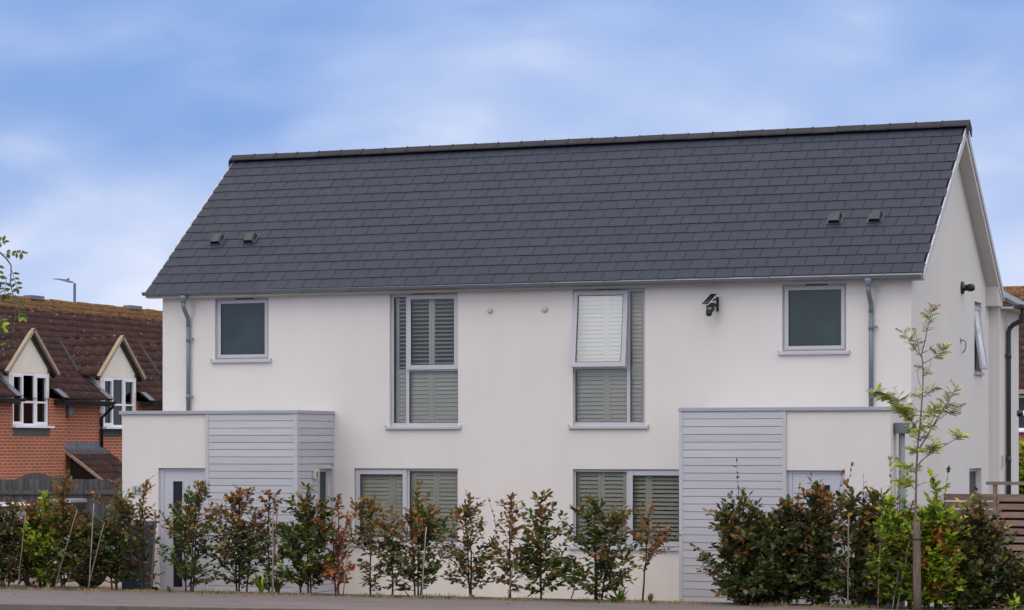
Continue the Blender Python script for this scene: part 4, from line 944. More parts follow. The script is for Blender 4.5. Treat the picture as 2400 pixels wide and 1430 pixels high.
# silver car behind the left hedge
def car():
    t = empty('parked_car', (-10.0, 0.5, 0.02), 'silver car parked on the drive behind the left hedge', 'car')
    X0, Y0 = -7.75, 0.55           # nose at X0, heading +X
    def P(s, w_, z): return Vector((X0 - s, Y0 + w_, z + 0.02))
    st = [(0.0, .62, .38, .52), (.12, .76, .26, .66), (.5, .84, .22, .80), (1.1, .86, .20, .90), (1.5, .87, .20, .94), (2.6, .87, .20, .98), (3.5, .86, .22, 1.0), (3.95, .80, .30, .98), (4.1, .70, .42, .80)]
    b = B()
    for a, c in zip(st[:-1], st[1:]):
        for sg in (-1, 1):
            b.poly([P(a[0], sg * a[1] * .94, a[2]), P(c[0], sg * c[1] * .94, c[2]), P(c[0], sg * c[1], (c[2] + c[3]) / 2), P(a[0], sg * a[1], (a[2] + a[3]) / 2)], 0, True)
            b.poly([P(a[0], sg * a[1], (a[2] + a[3]) / 2), P(c[0], sg * c[1], (c[2] + c[3]) / 2), P(c[0], sg * c[1] * .92, c[3]), P(a[0], sg * a[1] * .92, a[3])], 0, True)
        b.poly([P(a[0], -a[1] * .92, a[3]), P(c[0], -c[1] * .92, c[3]), P(c[0], c[1] * .92, c[3]), P(a[0], a[1] * .92, a[3])], 0, True)
        b.poly([P(a[0], -a[1] * .94, a[2]), P(c[0], -c[1] * .94, c[2]), P(c[0], c[1] * .94, c[2]), P(a[0], a[1] * .94, a[2])])
    for e in (st[0], st[-1]): b.poly([P(e[0], -e[1] * .94, e[2]), P(e[0], e[1] * .94, e[2]), P(e[0], e[1], (e[2] + e[3]) / 2), P(e[0], e[1] * .92, e[3]), P(e[0], -e[1] * .92, e[3]), P(e[0], -e[1], (e[2] + e[3]) / 2)])
    b.put('body', M['car'], t)
    g_ = B(); top = [(1.85, .60, 1.42), (3.3, .58, 1.44)]; bot = [(1.12, .76, .905), (3.98, .72, .99)]
    g_.hexa([P(bot[0][0], -bot[0][1], bot[0][2]), P(bot[1][0], -bot[1][1], bot[1][2]), P(bot[1][0], bot[1][1], bot[1][2]), P(bot[0][0], bot[0][1], bot[0][2]), P(top[0][0], -top[0][1], top[0][2]), P(top[1][0], -top[1][1], top[1][2]), P(top[1][0], top[1][1], top[1][2]), P(top[0][0], top[0][1], top[0][2])]); g_.put('windows', M['carglass'], t)
    r_ = B(); r_.hexa([P(1.8, -.63, 1.425), P(3.4, -.61, 1.44), P(3.4, .61, 1.44), P(1.8, .63, 1.425), P(1.95, -.52, 1.475), P(3.25, -.52, 1.485), P(3.25, .52, 1.485), P(1.95, .52, 1.475)])
    for sg in (-1, 1):
        for (s0, z0, s1, z1) in ((1.12, .91, 1.86, 1.43), (2.55, .97, 2.6, 1.44), (3.98, 1.0, 3.3, 1.44)):
            w0 = .77 if z0 < .96 else .76; r_.tube([P(s0, sg * w0, z0), P(s1, sg * .605, z1)], .035, 6)
    r_.put('roof', M['car'], t)
    for s in (0.75, 3.3):
        for sg in (-1, 1):
            w_ = B(); w_.lathe(P(s, sg * .70, .30), (0, sg, 0), [(0, .30), (.17, .31), (.19, .28)], 20); o = w_.put('wheel', M['tyre'], t)
            w_ = B(); w_.lathe(P(s, sg * .885, .30), (0, sg, 0), [(0, .20), (.012, .19), (.02, .05), (.021, 0)], 16); w_.put('rim', M['chrome'], o)
    for sg in (-1, 1):
        w_ = B(); w_.ball(P(.16, sg * .60, .60), .12, 6, (1.1, 1, .6)); w_.put('headlight', M['plate'], t)
        w_ = B(); w_.ball(P(1.55, sg * .96, .98), .10, 6, (.6, 1, .7)); w_.put('mirror', M['car'], t)
car()

# cctv bullet camera on its own pole, right edge
cp = spot(2436, 970, t=38); ce = spot(2384, 969, t=38)
t = empty('pole', (cp.x, cp.y, 0), 'grey pole carrying the white bullet camera at the right edge', 'pole')
B().lathe((cp.x, cp.y, 0), (0, 0, 1), [(0, 0.04), (3.2, 0.04), (3.21, 0)], 12).put('shaft', M['gutter'], t)
t = empty('bullet_camera', (ce.x, ce.y, ce.z), 'white bullet camera with a black lens hood in front of the brick wall', 'camera')
d = (cp - ce); d.z = 0; d.normalize()
B().lathe(ce + d * .07, d, [(0, .042), (.20, .042), (.21, .03)], 14).put('housing', M['upvc'], t)
B().lathe(ce, d, [(0, .046), (.01, .05), (.075, .05)], 14).put('lens_hood', M['black'], t)
B().tube([ce + d * .2, Vector((cp.x, cp.y, ce.z))], .014, 8).put('arm', M['upvc'], t)
B().tube([ce + d * .02 + Vector((0, 0, -.03)), ce + d * .05 + Vector((0, 0, -.11)), ce + d * .11 + Vector((0, 0, -.11)), ce + d * .14 + Vector((0, 0, -.04))], .006, 6).put('cable', M['black'], t)

# ------------------------------------------------------------------ plants
class Leaves:
    def __init__(s): s.v = []; s.f = []; s.m = []
    def leaf(s, p, d, n, L, Wd, mi, fold=0.18, lobed=False):
        d = d.normalized(); sd = d.cross(n)
        if sd.length < 1e-3: sd = d.orthogonal()
        sd.normalize(); n = sd.cross(d)
        i = len(s.v); h = Wd * .5
        droop = n * (-0.10 * L)
        if lobed:
            tmpl = ((.0, 0), (.12, .75), (.38, .55), (.50, 1.0), (.68, .45), (1.0, 0))
        else:
            tmpl = ((.0, 0), (.28, .82), (.58, .95), (.84, .45), (1.0, 0))
        R_ = []; L_ = []
        for k, (a, w_) in enumerate(tmpl[1:-1]):
            R_.append(p + d * (a * L) + sd * (w_ * h) + n * (fold * w_ * h) + droop * a * a)
            L_.append(p + d * (a * L) - sd * (w_ * h) + n * (fold * w_ * h) + droop * a * a)
        tip = p + d * L + droop
        k = len(R_)
        s.v += [tuple(p)] + [tuple(q) for q in R_] + [tuple(tip)] + [tuple(q) for q in L_]
        s.f.append(tuple([i] + [i + 1 + q for q in range(k)] + [i + 1 + k])); s.f.append(tuple([i, i + 1 + k] + [i + 2 + k + q for q in range(k - 1, -1, -1)])); s.m += [mi, mi]
    def put(s, name, parent):
        me = bpy.data.meshes.new(name); me.from_pydata(s.v, [], s.f); me.polygons.foreach_set('material_index', s.m); me.update()
        return put(name, me, LM, parent)
UP = Vector((0, 0, 1))
def pick(rg, pal):
    x = rg.random() * sum(w for _, w in pal)
    for k, w in pal:
        x -= w
        if x <= 0: return LK.index(k)
    return LK.index(pal[-1][0])
def twig_leaves(lv, rg, pts, pal, size, step, lobed=False, spread=60):
    """alternate leaves along a twig polyline"""
    acc = 0; side = rg.choice((-1, 1)); prev = pts[0]
    for a, b in zip(pts[:-1], pts[1:]):
        seg = (b - a); l = seg.length
        if l < 1e-5: continue
        d = seg / l; s = step - acc
        while s < l:
            p = a + d * s
            nr = (UP + Vector((rg.gauss(0, .45), rg.gauss(0, .45), rg.gauss(0, .25)))).normalized()
            sd = d.cross(nr).normalized() * side
            dirn = d * math.cos(R(spread)) + sd * math.sin(R(spread)) + Vector((rg.gauss(0, .25), rg.gauss(0, .25), rg.gauss(0, .25)))
            L_ = size * rg.uniform(.65, 1.2); lv.leaf(p, dirn, nr, L_, L_ * rg.uniform(.5, .68), pick(rg, pal), lobed=lobed)
            side = -side; s += step
        acc = (acc + l) % step
    d = (pts[-1] - pts[-2]).normalized(); L_ = size * rg.uniform(.8, 1.15)
    nr = (UP + Vector((rg.gauss(0, .5), rg.gauss(0, .5), 0))).normalized()
    lv.leaf(pts[-1], d, nr, L_, L_ * .6, pick(rg, pal), lobed=lobed)

def shrub(px, ytop, wpx, pal_lo, pal_hi, label, seed, Y=-3.25, stems=2, dens=1.0, size=.075, lobed=False, prof=None, bare=0.06, lean=0.0, base_px=None, group='beech saplings of the hedge', name='hedge_sapling', cat='sapling', zb=None, shoots=()):
    rg = random.Random(seed); bp = spot(base_px if base_px else px, 1390, Y=Y); z0 = ZP - 0.015 if zb is None else zb
    tp = spot(px, ytop, Y=Y); H = (tp.z - z0) - .05; sc_ = (tp - Vector((CX, -CD, CH))).length / F
    Rw = wpx * sc_ / 2 * (1.2 if group.startswith('beech') else 1.0); size *= 1.15
    root = empty(name, (bp.x, Y, z0), label, cat, group)
    wood = B(); lv = Leaves()
    prof = prof or (lambda t: (0.55 + 0.45 * math.sin(math.pi * min(1, t * 1.15 + .1))) if t < .75 else max(.15, 1.0 - (t - .75) * 2.6) * .75)
    base = Vector((bp.x, Y, z0))
    for s in range(stems):
        h = H * (1.0 if s == 0 else rg.uniform(.62, .97))
        off = Vector((rg.uniform(-.75, .75) * Rw * .7, rg.uniform(-.10, .10), 0)) if s else Vector((tp.x - bp.x, 0, 0))
        b0 = base + (Vector((off.x * .35 + rg.uniform(-.05, .05), rg.uniform(-.05, .05), 0)) if s else Vector((0, 0, 0)))
        pts = []; N = 9; wob = [rg.gauss(0, .016) for _ in range(N + 1)]; wob2 = [rg.gauss(0, .016) for _ in range(N + 1)]
        for i in range(N + 1):
            t = i / N; pts.append(b0.lerp(base + off, t ** 1.1) * 1.0 + Vector((wob[i] * t, wob2[i] * t, 0)) + Vector((0, 0, h * t)))
            pts[-1].z = z0 + h * t
        wood.tube(pts, [0.013 * (1 - .8 * i / N) + .002 for i in range(N + 1)], 5, caps=False)
        gaps = [rg.uniform(.15, .9) for _ in range(3)]
        nb = int((h / 0.042) * dens); az = rg.uniform(0, 6.28)
        for k in range(nb):
            t = bare + (1 - bare) * (k + rg.random()) / nb
            az += 2.4 + rg.gauss(0, .4)
            i = min(N - 1, int(t * N)); fr = t * N - i; o = pts[i].lerp(pts[i + 1], fr)
            trel = (o.z - z0) / H
            if any(abs(t - g0) < .035 for g0 in gaps): continue
            reach = Rw * prof(trel) * (rg.uniform(.35, 1.0) if rg.random() < .75 else rg.uniform(.9, 1.4)) * (1.30 if stems == 1 else 1.02) + .04
            out = Vector((math.cos(az), math.sin(az) * .62, 0)).normalized(); el = R(rg.uniform(12, 52) + 22 * trel)
            d = out * math.cos(el) + UP * math.sin(el)
            reach = min(reach, max(.06, (pts[-1].z + .09 - o.z) / math.tan(el + .25)))
            m = 4; q = [o]
            for j in range(m):
                d = (d + Vector((rg.gauss(0, .12), rg.gauss(0, .12), rg.gauss(-.02, .10)))).normalized(); q.append(q[-1] + d * (reach / math.cos(el) * .85 / m))
            wood.tube(q, [.0045, .004, .003, .0025, .0015], 3, caps=False)
            pal = pal_hi if rg.random() < (trel - .33) * 1.6 else pal_lo
            if rg.random() < .07: pal = pal_hi
            twig_leaves(lv, rg, q, pal, size * 1.04, .031, lobed)
            if reach > .14:
                for j in (1, 2, 3):
                    if rg.random() < .85 * dens:
                        d2 = ((q[j + 1] - q[j]).normalized() + Vector((rg.gauss(0, .7), rg.gauss(0, .6), rg.gauss(.1, .4)))).normalized()
                        e = q[j] + d2 * reach * .28; e2 = e + (d2 + Vector((0, 0, .25))).normalized() * reach * .25
                        wood.tube([q[j], e, e2], [.003, .002, .0012], 3, caps=False); twig_leaves(lv, rg, [q[j], e, e2], pal, size * .92, .030, lobed)
        # leading shoot
        twig_leaves(lv, rg, pts[-3:], pal_hi, size * .9, .022, lobed, 45)
    for sx, sy in shoots:                                  # long bare leaders that stand out of the crown
        e = spot(sx, sy, Y=Y); o = Vector((bp.x + (e.x - bp.x) * .6, Y, z0 + (e.z - z0) * .62)); m1 = o.lerp(e, .5) + Vector((rg.uniform(-.03, .03), .02, .02)); q = [o, m1, e]
        wood.tube(q, [.005, .0035, .0015], 4, caps=False); twig_leaves(lv, rg, q, pal_hi, size * .75, .075, lobed, 40)
    wood.put('stem', M['bark'], root); lv.put('foliage', root)
    return root
GRN = [('dark', 2.5), ('green', 4), ('olive', 3), ('bright', .6)]; DK = [('dark', 4), ('green', 2.6), ('olive', 2.6), ('bronze', .5), ('purple', .5), ('grey', 1.2)]
BRZ = [('bronze', 4), ('olive', 3), ('copper', 1)]; OLB = [('olive', 4), ('bronze', 2), ('dark', 3), ('green', 1)]
PUR = [('purple', 4), ('copper', 1.5), ('bronze', 2), ('dark', 1.5)]; CPR = [('copper', 2.5), ('bronze', 4), ('purple', 1), ('olive', 2)]
LIM = [('bright', 4), ('green', 2), ('lime', 3)]; YEL = [('lime', 4), ('bright', 4), ('green', 2), ('yellow', 1)]; RED = [('red', 3), ('copper', 3), ('bronze', 2), ('olive', 1)]
MXD = [('olive', 3), ('dark', 3), ('bronze', 2), ('purple', 1)]
SH = [
 (20, 1172, 150, DK, PUR, 'purple-leaved hedge sapling at the left edge in front of the silver car', dict(stems=4, dens=1.35)),
 (66, 1178, 70, PUR, CPR, 'thin reddish hedge sapling beside the leftmost cane', dict(stems=2, dens=1.2)),
 (104, 1158, 110, LIM, YEL, 'bright green sapling among the bronze ones at the left of the hedge', dict(stems=4, size=.07, dens=1.25)),
 (150, 1112, 80, MXD, CPR, 'tall copper-topped sapling in front of the fence post, right of the bright green one', dict(stems=2, dens=1.2)),
 (205, 1212, 150, DK, OLB, 'low dull olive sapling in front of the grey fence, right of the tall copper-topped one', dict(stems=4, dens=1.35)),
 (272, 1130, 120, DK, BRZ, 'dark olive sapling standing before the fence end, left of the porch', dict(stems=3, dens=1.2)),
 (336, 1128, 80, MXD, CPR, 'sparse copper sapling in front of the left house number', dict(stems=2, dens=.62)),
 (468, 1128, 130, GRN, BRZ, 'bushy bronze and green sapling in front of the left front door', dict(stems=3, base_px=452, dens=.95)),
 (560, 1142, 150, DK, CPR, 'dark copper sapling before the left pale cladding', dict(stems=3, dens=1.05)),
 (630, 1150, 70, DK, PUR, 'thin purple sapling with one tall shoot before the left cladding, beside the pale cane', dict(stems=1, dens=.9)),
 (722, 1138, 140, GRN, GRN + BRZ, 'leafy green sapling in front of the porch side window', dict(stems=3, dens=1.1, size=.082)),
 (793, 1162, 85, RED, RED + GRN, 'rust-red sapling between the porch and the left ground floor window', dict(stems=2, dens=.75)),
 (868, 1165, 100, MXD, BRZ, 'olive sapling under the left half of the left ground floor window', dict(stems=1, dens=1.0, size=.082)),
 (920, 1205, 80, PUR + MXD, CPR, 'short reddish sapling under the mullion of the left ground floor window', dict(stems=1, dens=.9)),
 (980, 1152, 135, DK + GRN, BRZ, 'broad dark sapling under the right half of the left ground floor window', dict(stems=3, dens=.85, size=.08)),
 (1104, 1155, 105, OLB, BRZ, 'olive and gold sapling right of the left ground floor window', dict(stems=2, dens=.85)),
 (1196, 1163, 75, PUR + BRZ, CPR, 'narrow copper sapling before the bare wall on the party line', dict(stems=1, dens=1.0, shoots=((1146, 1172),))),
 (1268, 1153, 150, GRN, BRZ, 'bushy green sapling with copper base before the bare wall, left of the right window', dict(stems=2, dens=1.0, size=.086)),
 (1395, 1162, 160, GRN + DK, OLB, 'broad dark green sapling under the left half of the right ground floor window', dict(stems=3, dens=.95, size=.082)),
 (1524, 1185, 105, PUR + BRZ, CPR, 'slender reddish sapling with a bare lower stem before the right window', dict(stems=1, dens=.62, bare=.28, base_px=1506)),
]
for i, (px, yt, wp, lo, hi, lab, kw) in enumerate(SH):
    shrub(px, yt, wp, lo, hi, lab, 100 + i, Y=-3.3 + (i % 3) * .07, **kw)
BIG = [
 (1744, 1158, 185, DK, DK + CPR, 'dense dark hedge plant whose left edge covers the right cladding', dict(stems=4, dens=1.2, size=.09, shoots=((1727, 1084), (1716, 1160)))),
 (1790, 1235, 220, DK, DK, 'low broad dark hedge plant in front of the right cladding, under two taller ones', dict(stems=5, dens=1.2, size=.09)),
 (1838, 1176, 150, DK, DK + BRZ, 'dense dark hedge plant in front of the right door edge', dict(stems=4, dens=1.2, size=.088, shoots=((1874, 1142),))),
 (1915, 1132, 150, DK, BRZ + CPR, 'tall dark hedge plant with copper shoots in front of the right front door', dict(stems=4, dens=1.05, size=.09, shoots=((1996, 1094), (1902, 1118), (1975, 1112)))),
 (1996, 1146, 125, DK, BRZ + DK, 'dark hedge plant with bronze top in front of the right house number', dict(stems=3, dens=.85, size=.09, shoots=((2024, 1122),))),
 (2062, 1150, 110, DK + OLB, BRZ, 'bronze hedge plant in front of the right porch corner', dict(stems=3, dens=1.0, size=.09)),
 (2300, 1164, 120, DK, OLB + PUR, 'dark green hedge plant in front of the left end of the brown slat fence', dict(stems=4, dens=1.2, size=.088)),
 (2372, 1296, 110, DK, DK, 'low dark green hedge plant at the right edge before the slat fence', dict(stems=4, dens=1.2, size=.088)),
 (2256, 1225, 105, DK + GRN, OLB, 'dark hedge plant between the red-leaved one and the slat fence', dict(stems=3, dens=1.2, size=.085)),
]
for i, (px, yt, wp, lo, hi, lab, kw) in enumerate(BIG):
    full = lambda t: (.80 + .2 * math.sin(3 * t)) if t < .7 else max(.2, 1 - (t - .7) * 2.4)
    shrub(px, yt, wp, lo, hi, lab, 200 + i, Y=-3.2 + (i % 4) * .12, bare=.0, prof=full, group='grown-in hedge plants on the right', name='hedge_plant', cat='hedge plant', **kw)
MAP = [
 (2092, 1160, 120, OLB + LIM, YEL + LIM, 'yellow-green maple with a tall thin shoot beside the hopper pipe', dict(stems=3, dens=.95, size=.09, shoots=((2084, 1078), (2112, 1098), (2124, 1110)))),
 (2130, 1175, 120, LIM + YEL, YEL + BRZ, 'green and yellow maple directly behind the wooden stake', dict(stems=4, dens=1.0, size=.092)),
 (2196, 1128, 125, LIM + YEL, YEL, 'bright leafy maple right of the young tree trunk', dict(stems=4, dens=1.0, size=.115, shoots=((2222, 1108),))),
 (2204, 1218, 80, RED + LIM, RED, 'red-leaved bush right of the stake', dict(stems=3, dens=.9, size=.075)),
 (2262, 1172, 85, YEL, YEL, 'small lime yellow bush in front of the low slat panel', dict(stems=3, dens=1.0, size=.075, Y=-2.6)),
 (2376, 1404, 60, YEL, YEL, 'tiny lime seedling at the foot of the hedge by the right edge', dict(stems=2, dens=1.0, size=.07, Y=-3.46)),
 (2158, 1290, 90, LIM, YEL + LIM, 'low green bush filling the gap right of the stake foot', dict(stems=3, dens=1.0, size=.09)),
]
for i, (px, yt, wp, lo, hi, lab, kw) in enumerate(MAP):
    kw = dict(kw); kw.setdefault('Y', -3.5 + (i % 3) * .08)
    shrub(px, yt, wp, lo, hi, lab, 300 + i, lobed=True, group='mixed hedge bushes on the right', name='hedge_bush', cat='bush', **kw)
# shrub far behind on the right, in front of the brick wall
shrub(2400, 1040, 90, GRN + LIM, LIM, 'green shrub in front of the far brick wall at the right edge', 400, Y=16.0, stems=4, dens=1.3, size=.12, bare=0, group='', name='garden_shrub', cat='shrub', zb=-0.05)

# bamboo canes
def cane(x0, y0, x1, y1, m, lab, Y=-3.62, r=.009, dy=0.0):
    a = spot(x1, y1, Y=Y); b_ = spot(x0, y0, Y=Y + dy)
    if abs(y1 - 1390) < 50: a.z = ZP - 0.03
    o = empty('bamboo_cane', a, lab, 'cane', 'canes propping the hedge plants')
    d = b_ - a; n = 6
    bb = B(); bb.tube([a + d * (i / n) + Vector((.003 * math.sin(i * 2.3), 0, 0)) for i in range(n + 1)], r, 7); 
    for i in range(1, n): bb.lathe(a + d * (i / n) + Vector((.003 * math.sin(i * 2.3), 0, 0)) - d.normalized() * .006, d, [(0, r * 1.02), (.006, r * 1.35), (.012, r * 1.02)], 7)
    bb.put('shaft', m, o)
for q in [
 (60, 1203, 41, 1384, M['cane'], 'straight cane at the far left of the hedge'),
 (181, 1194, 126, 1386, M['cane'], 'long leaning cane crossing the bright green sapling'),
 (220, 1180, 208, 1387, M['cane_pale'], 'pale upright cane in front of the fence post'),
 (244, 1226, 204, 1386, M['cane'], 'thick tilted orange-brown cane right of the pale upright one'),
 (365, 1195, 354, 1386, M['cane_red'], 'red-brown cane left of the left front door'),
 (640, 1186, 640, 1391, M['cane_pale'], 'pale vertical cane in front of the left cladding'),
 (650, 1195, 636, 1391, M['cane_red'], 'red-brown cane close behind the pale vertical one'),
 (816, 1196, 786, 1396, M['cane_red'], 'brown cane leaning through the rust-red sapling'),
 (826, 1200, 803, 1396, M['cane'], 'light brown cane right of the rust-red sapling'),
 (999, 1235, 988, 1403, M['cane_pale'], 'pale thin cane in the broad dark sapling under the left window'),
 (1347, 1376, 1336, 1411, M['cane_red'], 'short broken cane stub at the kerb edge before the bare wall'),
 (1205, 1300, 1190, 1408, M['cane'], 'cane beside the narrow copper sapling'),
 (1989, 1208, 1987, 1424, M['cane'], 'upright cane in front of the right front door'),
 (2066, 1208, 2057, 1427, M['cane'], 'upright cane below the right house number'),
 (2137, 1240, 2101, 1430, M['cane_pale'], 'pale cane leaning against the wooden stake'),
 (2108, 1330, 2090, 1430, M['cane_pale'], 'short pale cane left of the leaning one by the stake')]:
    cane(*q)

# strappy plants, dock weeds
def strappy(px, Y, n, h, lab, seed, green):
    rg = random.Random(seed); c = spot(px, 1392, Y=Y); c.z = ZP - .02
    o = Leaves()
    for i in range(n):
        az = rg.uniform(0, 6.28); out = Vector((math.cos(az), math.sin(az) * .6, 0)); hh = h * rg.uniform(.6, 1.1); sp = rg.uniform(.15, .65) * h
        pts = [c + out * (sp * t * t * 1.0 + .02) + UP * (hh * (t - .22 * t * t)) for t in (0, .3, .6, .85, 1.0)]
        sd = out.cross(UP).normalized(); ws = [.011, .013, .011, .006, .001]; mi = LK.index(rg.choice(green)); b0 = len(o.v)
        for p, w_ in zip(pts, ws): o.v += [tuple(p - sd * w_ + out * .004), tuple(p), tuple(p + sd * w_ + out * .004)]
        for k in range(4):
            for e in (0, 1):
                a = b0 + k * 3 + e; o.f.append((a, a + 1, a + 4, a + 3)); o.m.append(mi)
    me = bpy.data.meshes.new('strappy_plant'); me.from_pydata(o.v, [], o.f); me.polygons.foreach_set('material_index', o.m); me.update()
    me.transform(Matrix.Translation(-c)); ob = put('strappy_plant', me, LM); ob.location = c
    props(ob, lab, 'plant')
strappy(612, -3.4, 34, .42, 'yellow-green strappy plant at the foot of the dark copper sapling', 1, ['lime', 'olive', 'green', 'bright'])
strappy(650, -3.3, 26, .38, 'dark green strappy clump right of the pale vertical cane', 2, ['green', 'dark', 'grey', 'olive'])
def weed(px, Y, n, L_, lab, seed, cols=('bright', 'green')):
    rg = random.Random(seed); c = spot(px, 1400, Y=Y); c.z = ZP - .015; lv = Leaves()
    for i in range(n):
        az = rg.uniform(0, 6.28); el = R(rg.uniform(20, 75)); d = Vector((math.cos(az) * math.cos(el), math.sin(az) * math.cos(el) * .6, math.sin(el)))
        lv.leaf(c + d * .01, d, UP + Vector((rg.gauss(0, .3), rg.gauss(0, .3), 0)), L_ * rg.uniform(.7, 1.2), L_ * .34, LK.index(rg.choice(cols)))
    me = bpy.data.meshes.new('weed'); me.from_pydata(lv.v, [], lv.f); me.polygons.foreach_set('material_index', lv.m); me.update(); me.transform(Matrix.Translation(-c))
    ob = put('weed', me, LM); ob.location = c; props(ob, lab, 'weed')
weed(1452, -3.46, 14, .21, 'light green dock weed below the right ground floor window', 1)
weed(1522, -3.46, 8, .14, 'small weed at the foot of the slender reddish sapling', 2, ('green', 'olive'))
weed(397, -3.6, 9, .10, 'small grey-green weed in front of the left door', 3, ('grey', 'green'))
weed(110, -3.6, 9, .10, 'small weed at the foot of the bright green sapling', 4, ('green', 'bright'))
weed(1108, -3.5, 7, .09, 'tiny bronze weed near the wall right of the left window', 5, ('bronze', 'olive'))

# grass along the back of the pavement
def grass(name, m, n, seed, hmin, hmax, xr, patch=None):
    rg = random.Random(seed); b = B()
    for i in range(n):
        X = rg.uniform(*xr)
        if patch and math.sin(X * 2.1 + seed) + math.sin(X * 5.3) < patch: continue
        ye = -3.98 + (X + 7) / 13.5 * .43; Y = ye + abs(rg.gauss(0.04, .28)) + .01
        if Y > ye + .9: continue
        h = rg.uniform(hmin, hmax); az = rg.uniform(0, 6.28); w_ = .004
        a = Vector((X, Y, ZP - .012)); d = Vector((math.cos(az), math.sin(az), 0)); sd = Vector((-d.y, d.x, 0)) * w_; le = rg.uniform(.2, 1.1) * h
        m1 = a + d * le * .35 + UP * h * .65; tp = a + d * le + UP * h
        b.poly([a - sd, a + sd, m1 + sd * .7, m1 - sd * .7]); b.poly([m1 - sd * .7, m1 + sd * .7, tp])
    me = b.mesh(name); props(put(name, me, m), kind='stuff')
grass('dry_grass', M['drygrass'], 8000, 1, .015, .06, (-9, 9), -.55)
grass('green_grass', M['grassgreen'], 4200, 2, .02, .09, (-9, 9), .7)

# ------------------------------------------------------------------ young rowan tree with stake
def rowan():
    Y = -3.75
    Pt = lambda x, y, dy=0.0: spot(x, y, Y=Y + dy)
    b0 = Pt(2147, 1430); b0.z = ZP - .03
    t = empty('young_tree', b0, 'slim young tree with feathery leaves tied to the wooden stake', 'tree')
    rg = random.Random(77); wood = B(); lv = Leaves()
    trunk = [b0] + [Pt(x, y) for x, y in ((2147, 1320), (2146, 1200), (2148, 1092), (2152, 1035), (2157, 990), (2160, 950), (2163, 905), (2164, 870), (2162, 845), (2160, 830))]
    wood.tube(trunk, [.022, .020, .018, .014, .012, .0105, .0095, .0085, .0075, .0068, .006], 8)
    def limb(pts, r0, r1, dys):
        q = [Pt(x, y, d) for (x, y), d in zip(pts, dys)]
        n = len(q); wood.tube(q, [r0 + (r1 - r0) * i / (n - 1) for i in range(n)], 6); return q
    def leafy(q, t0, n, L_, pal, dens=1):
        """pinnate leaves (paired leaflets on a stalk) on the outer part of a limb"""
        tot = [0]
        for a, c in zip(q[:-1], q[1:]): tot.append(tot[-1] + (c - a).length)
        for i in range(n):
            s = (t0 + (1 - t0) * (i + rg.random()) / n) * tot[-1]; k = max(j for j in range(len(q) - 1) if tot[j] <= s); o = q[k].lerp(q[k + 1], (s - tot[k]) / max(1e-6, tot[k + 1] - tot[k]))
            az = rg.uniform(0, 6.28); el = R(rg.uniform(-15, 45)); d = Vector((math.cos(az) * math.cos(el), math.sin(az) * math.cos(el) * .8, math.sin(el)))
            d = (d + (q[k + 1] - q[k]).normalized() * .55).normalized(); Lr = L_ * rg.uniform(.6, 1.2)
            m = 5; pts = [o]
            for j in range(m):
                d = (d + Vector((0, 0, -.09))).normalized(); pts.append(pts[-1] + d * Lr / m)
            wood.tube([pts[0], pts[2], pts[-1]], [.002, .0016, .001], 3, caps=False)
            mi = pick(rg, pal); nr = (UP + Vector((rg.gauss(0, .35), rg.gauss(0, .35), 0))).normalized()
            for j in range(1, m + 1):
                for sg in (-1, 1):
                    sd = d.cross(nr).normalized() * sg; ll = Lr * .42 * rg.uniform(.8, 1.1)
                    lv.leaf(pts[j], sd * .85 + d * .5, nr, ll, ll * .42, mi)
            lv.leaf(pts[-1], d, nr, Lr * .3, Lr * .12, mi)
    G1 = [('olive', 1.5), ('lime', 4), ('bright', .5), ('yellow', .9)]; G2 = [('lime', 3), ('olive', 1.5), ('yellow', .8), ('bronze', .6)]; G3 = [('bronze', 1.5), ('olive', 2), ('lime', 2)]
    def lb(pts, r0, t0, n, L_, pal, dy, r1=.003): leafy(limb(pts, r0, r1, [dy * i / (len(pts) - 1) for i in range(len(pts))]), t0, int(n * 1.8), L_ * 0.96, pal)
    lb([(2160, 830), (2168, 800), (2174, 770), (2182, 735), (2188, 720)], .008, .45, 16, .11, G3, .05)
    lb([(2164, 850), (2155, 826), (2150, 800), (2145, 776)], .005, .2, 9, .09, G3, -.1)
    lb([(2158, 835), (2140, 812), (2126, 790), (2115, 779)], .005, .2, 11, .10, G2, .12)
    lb([(2163, 853), (2183, 841), (2203, 828), (2220, 815)], .006, .45, 14, .12, G1, .1)
    lb([(2164, 880), (2170, 880), (2182, 852), (2180, 842)], .004, .9, 1, .05, G1, .0)
    lb([(2162, 918), (2152, 890), (2150, 870)], .004, .95, 1, .06, G1, -.05)
    lb([(2163, 870), (2160, 862), (2155, 858)], .003, .1, 5, .09, G1, -.1)
    lb([(2163, 882), (2168, 874), (2172, 872)], .003, .1, 5, .09, G1, .1)
    lb([(2162, 932), (2176, 920), (2193, 908)], .004, .15, 10, .11, G1, -.2)
    lb([(2162, 938), (2150, 928), (2144, 924)], .004, .2, 8, .10, G1, .2)
    lb([(2152, 1010), (2140, 990), (2118, 962), (2098, 938), (2076, 925), (2055, 916)], .010, .15, 46, .14, G1, -.25)
    lb([(2118, 962), (2102, 952), (2088, 950)], .004, .1, 10, .12, G1, -.4)
    lb([(2140, 990), (2128, 975), (2120, 958)], .004, .1, 12, .12, G1, .2)
    lb([(2154, 1052), (2168, 1030), (2182, 1006), (2208, 962), (2226, 935), (2241, 908)], .012, .55, 20, .12, G1, .2)
    lb([(2184, 1004), (2198, 985), (2222, 968), (2248, 952), (2258, 948)], .006, .5, 16, .11, G3, .3)
    lb([(2155, 1000), (2176, 968), (2192, 952)], .004, .55, 10, .11, G1, .1)
    lb([(2158, 985), (2180, 972), (2198, 958)], .005, .3, 16, .12, G1, -.2)
    lb([(2154, 1020), (2165, 1004), (2184, 992)], .004, .2, 12, .12, G1, -.3)
    lb([(2150, 1020), (2142, 1010), (2134, 1004)], .004, .1, 12, .12, G1, .2)
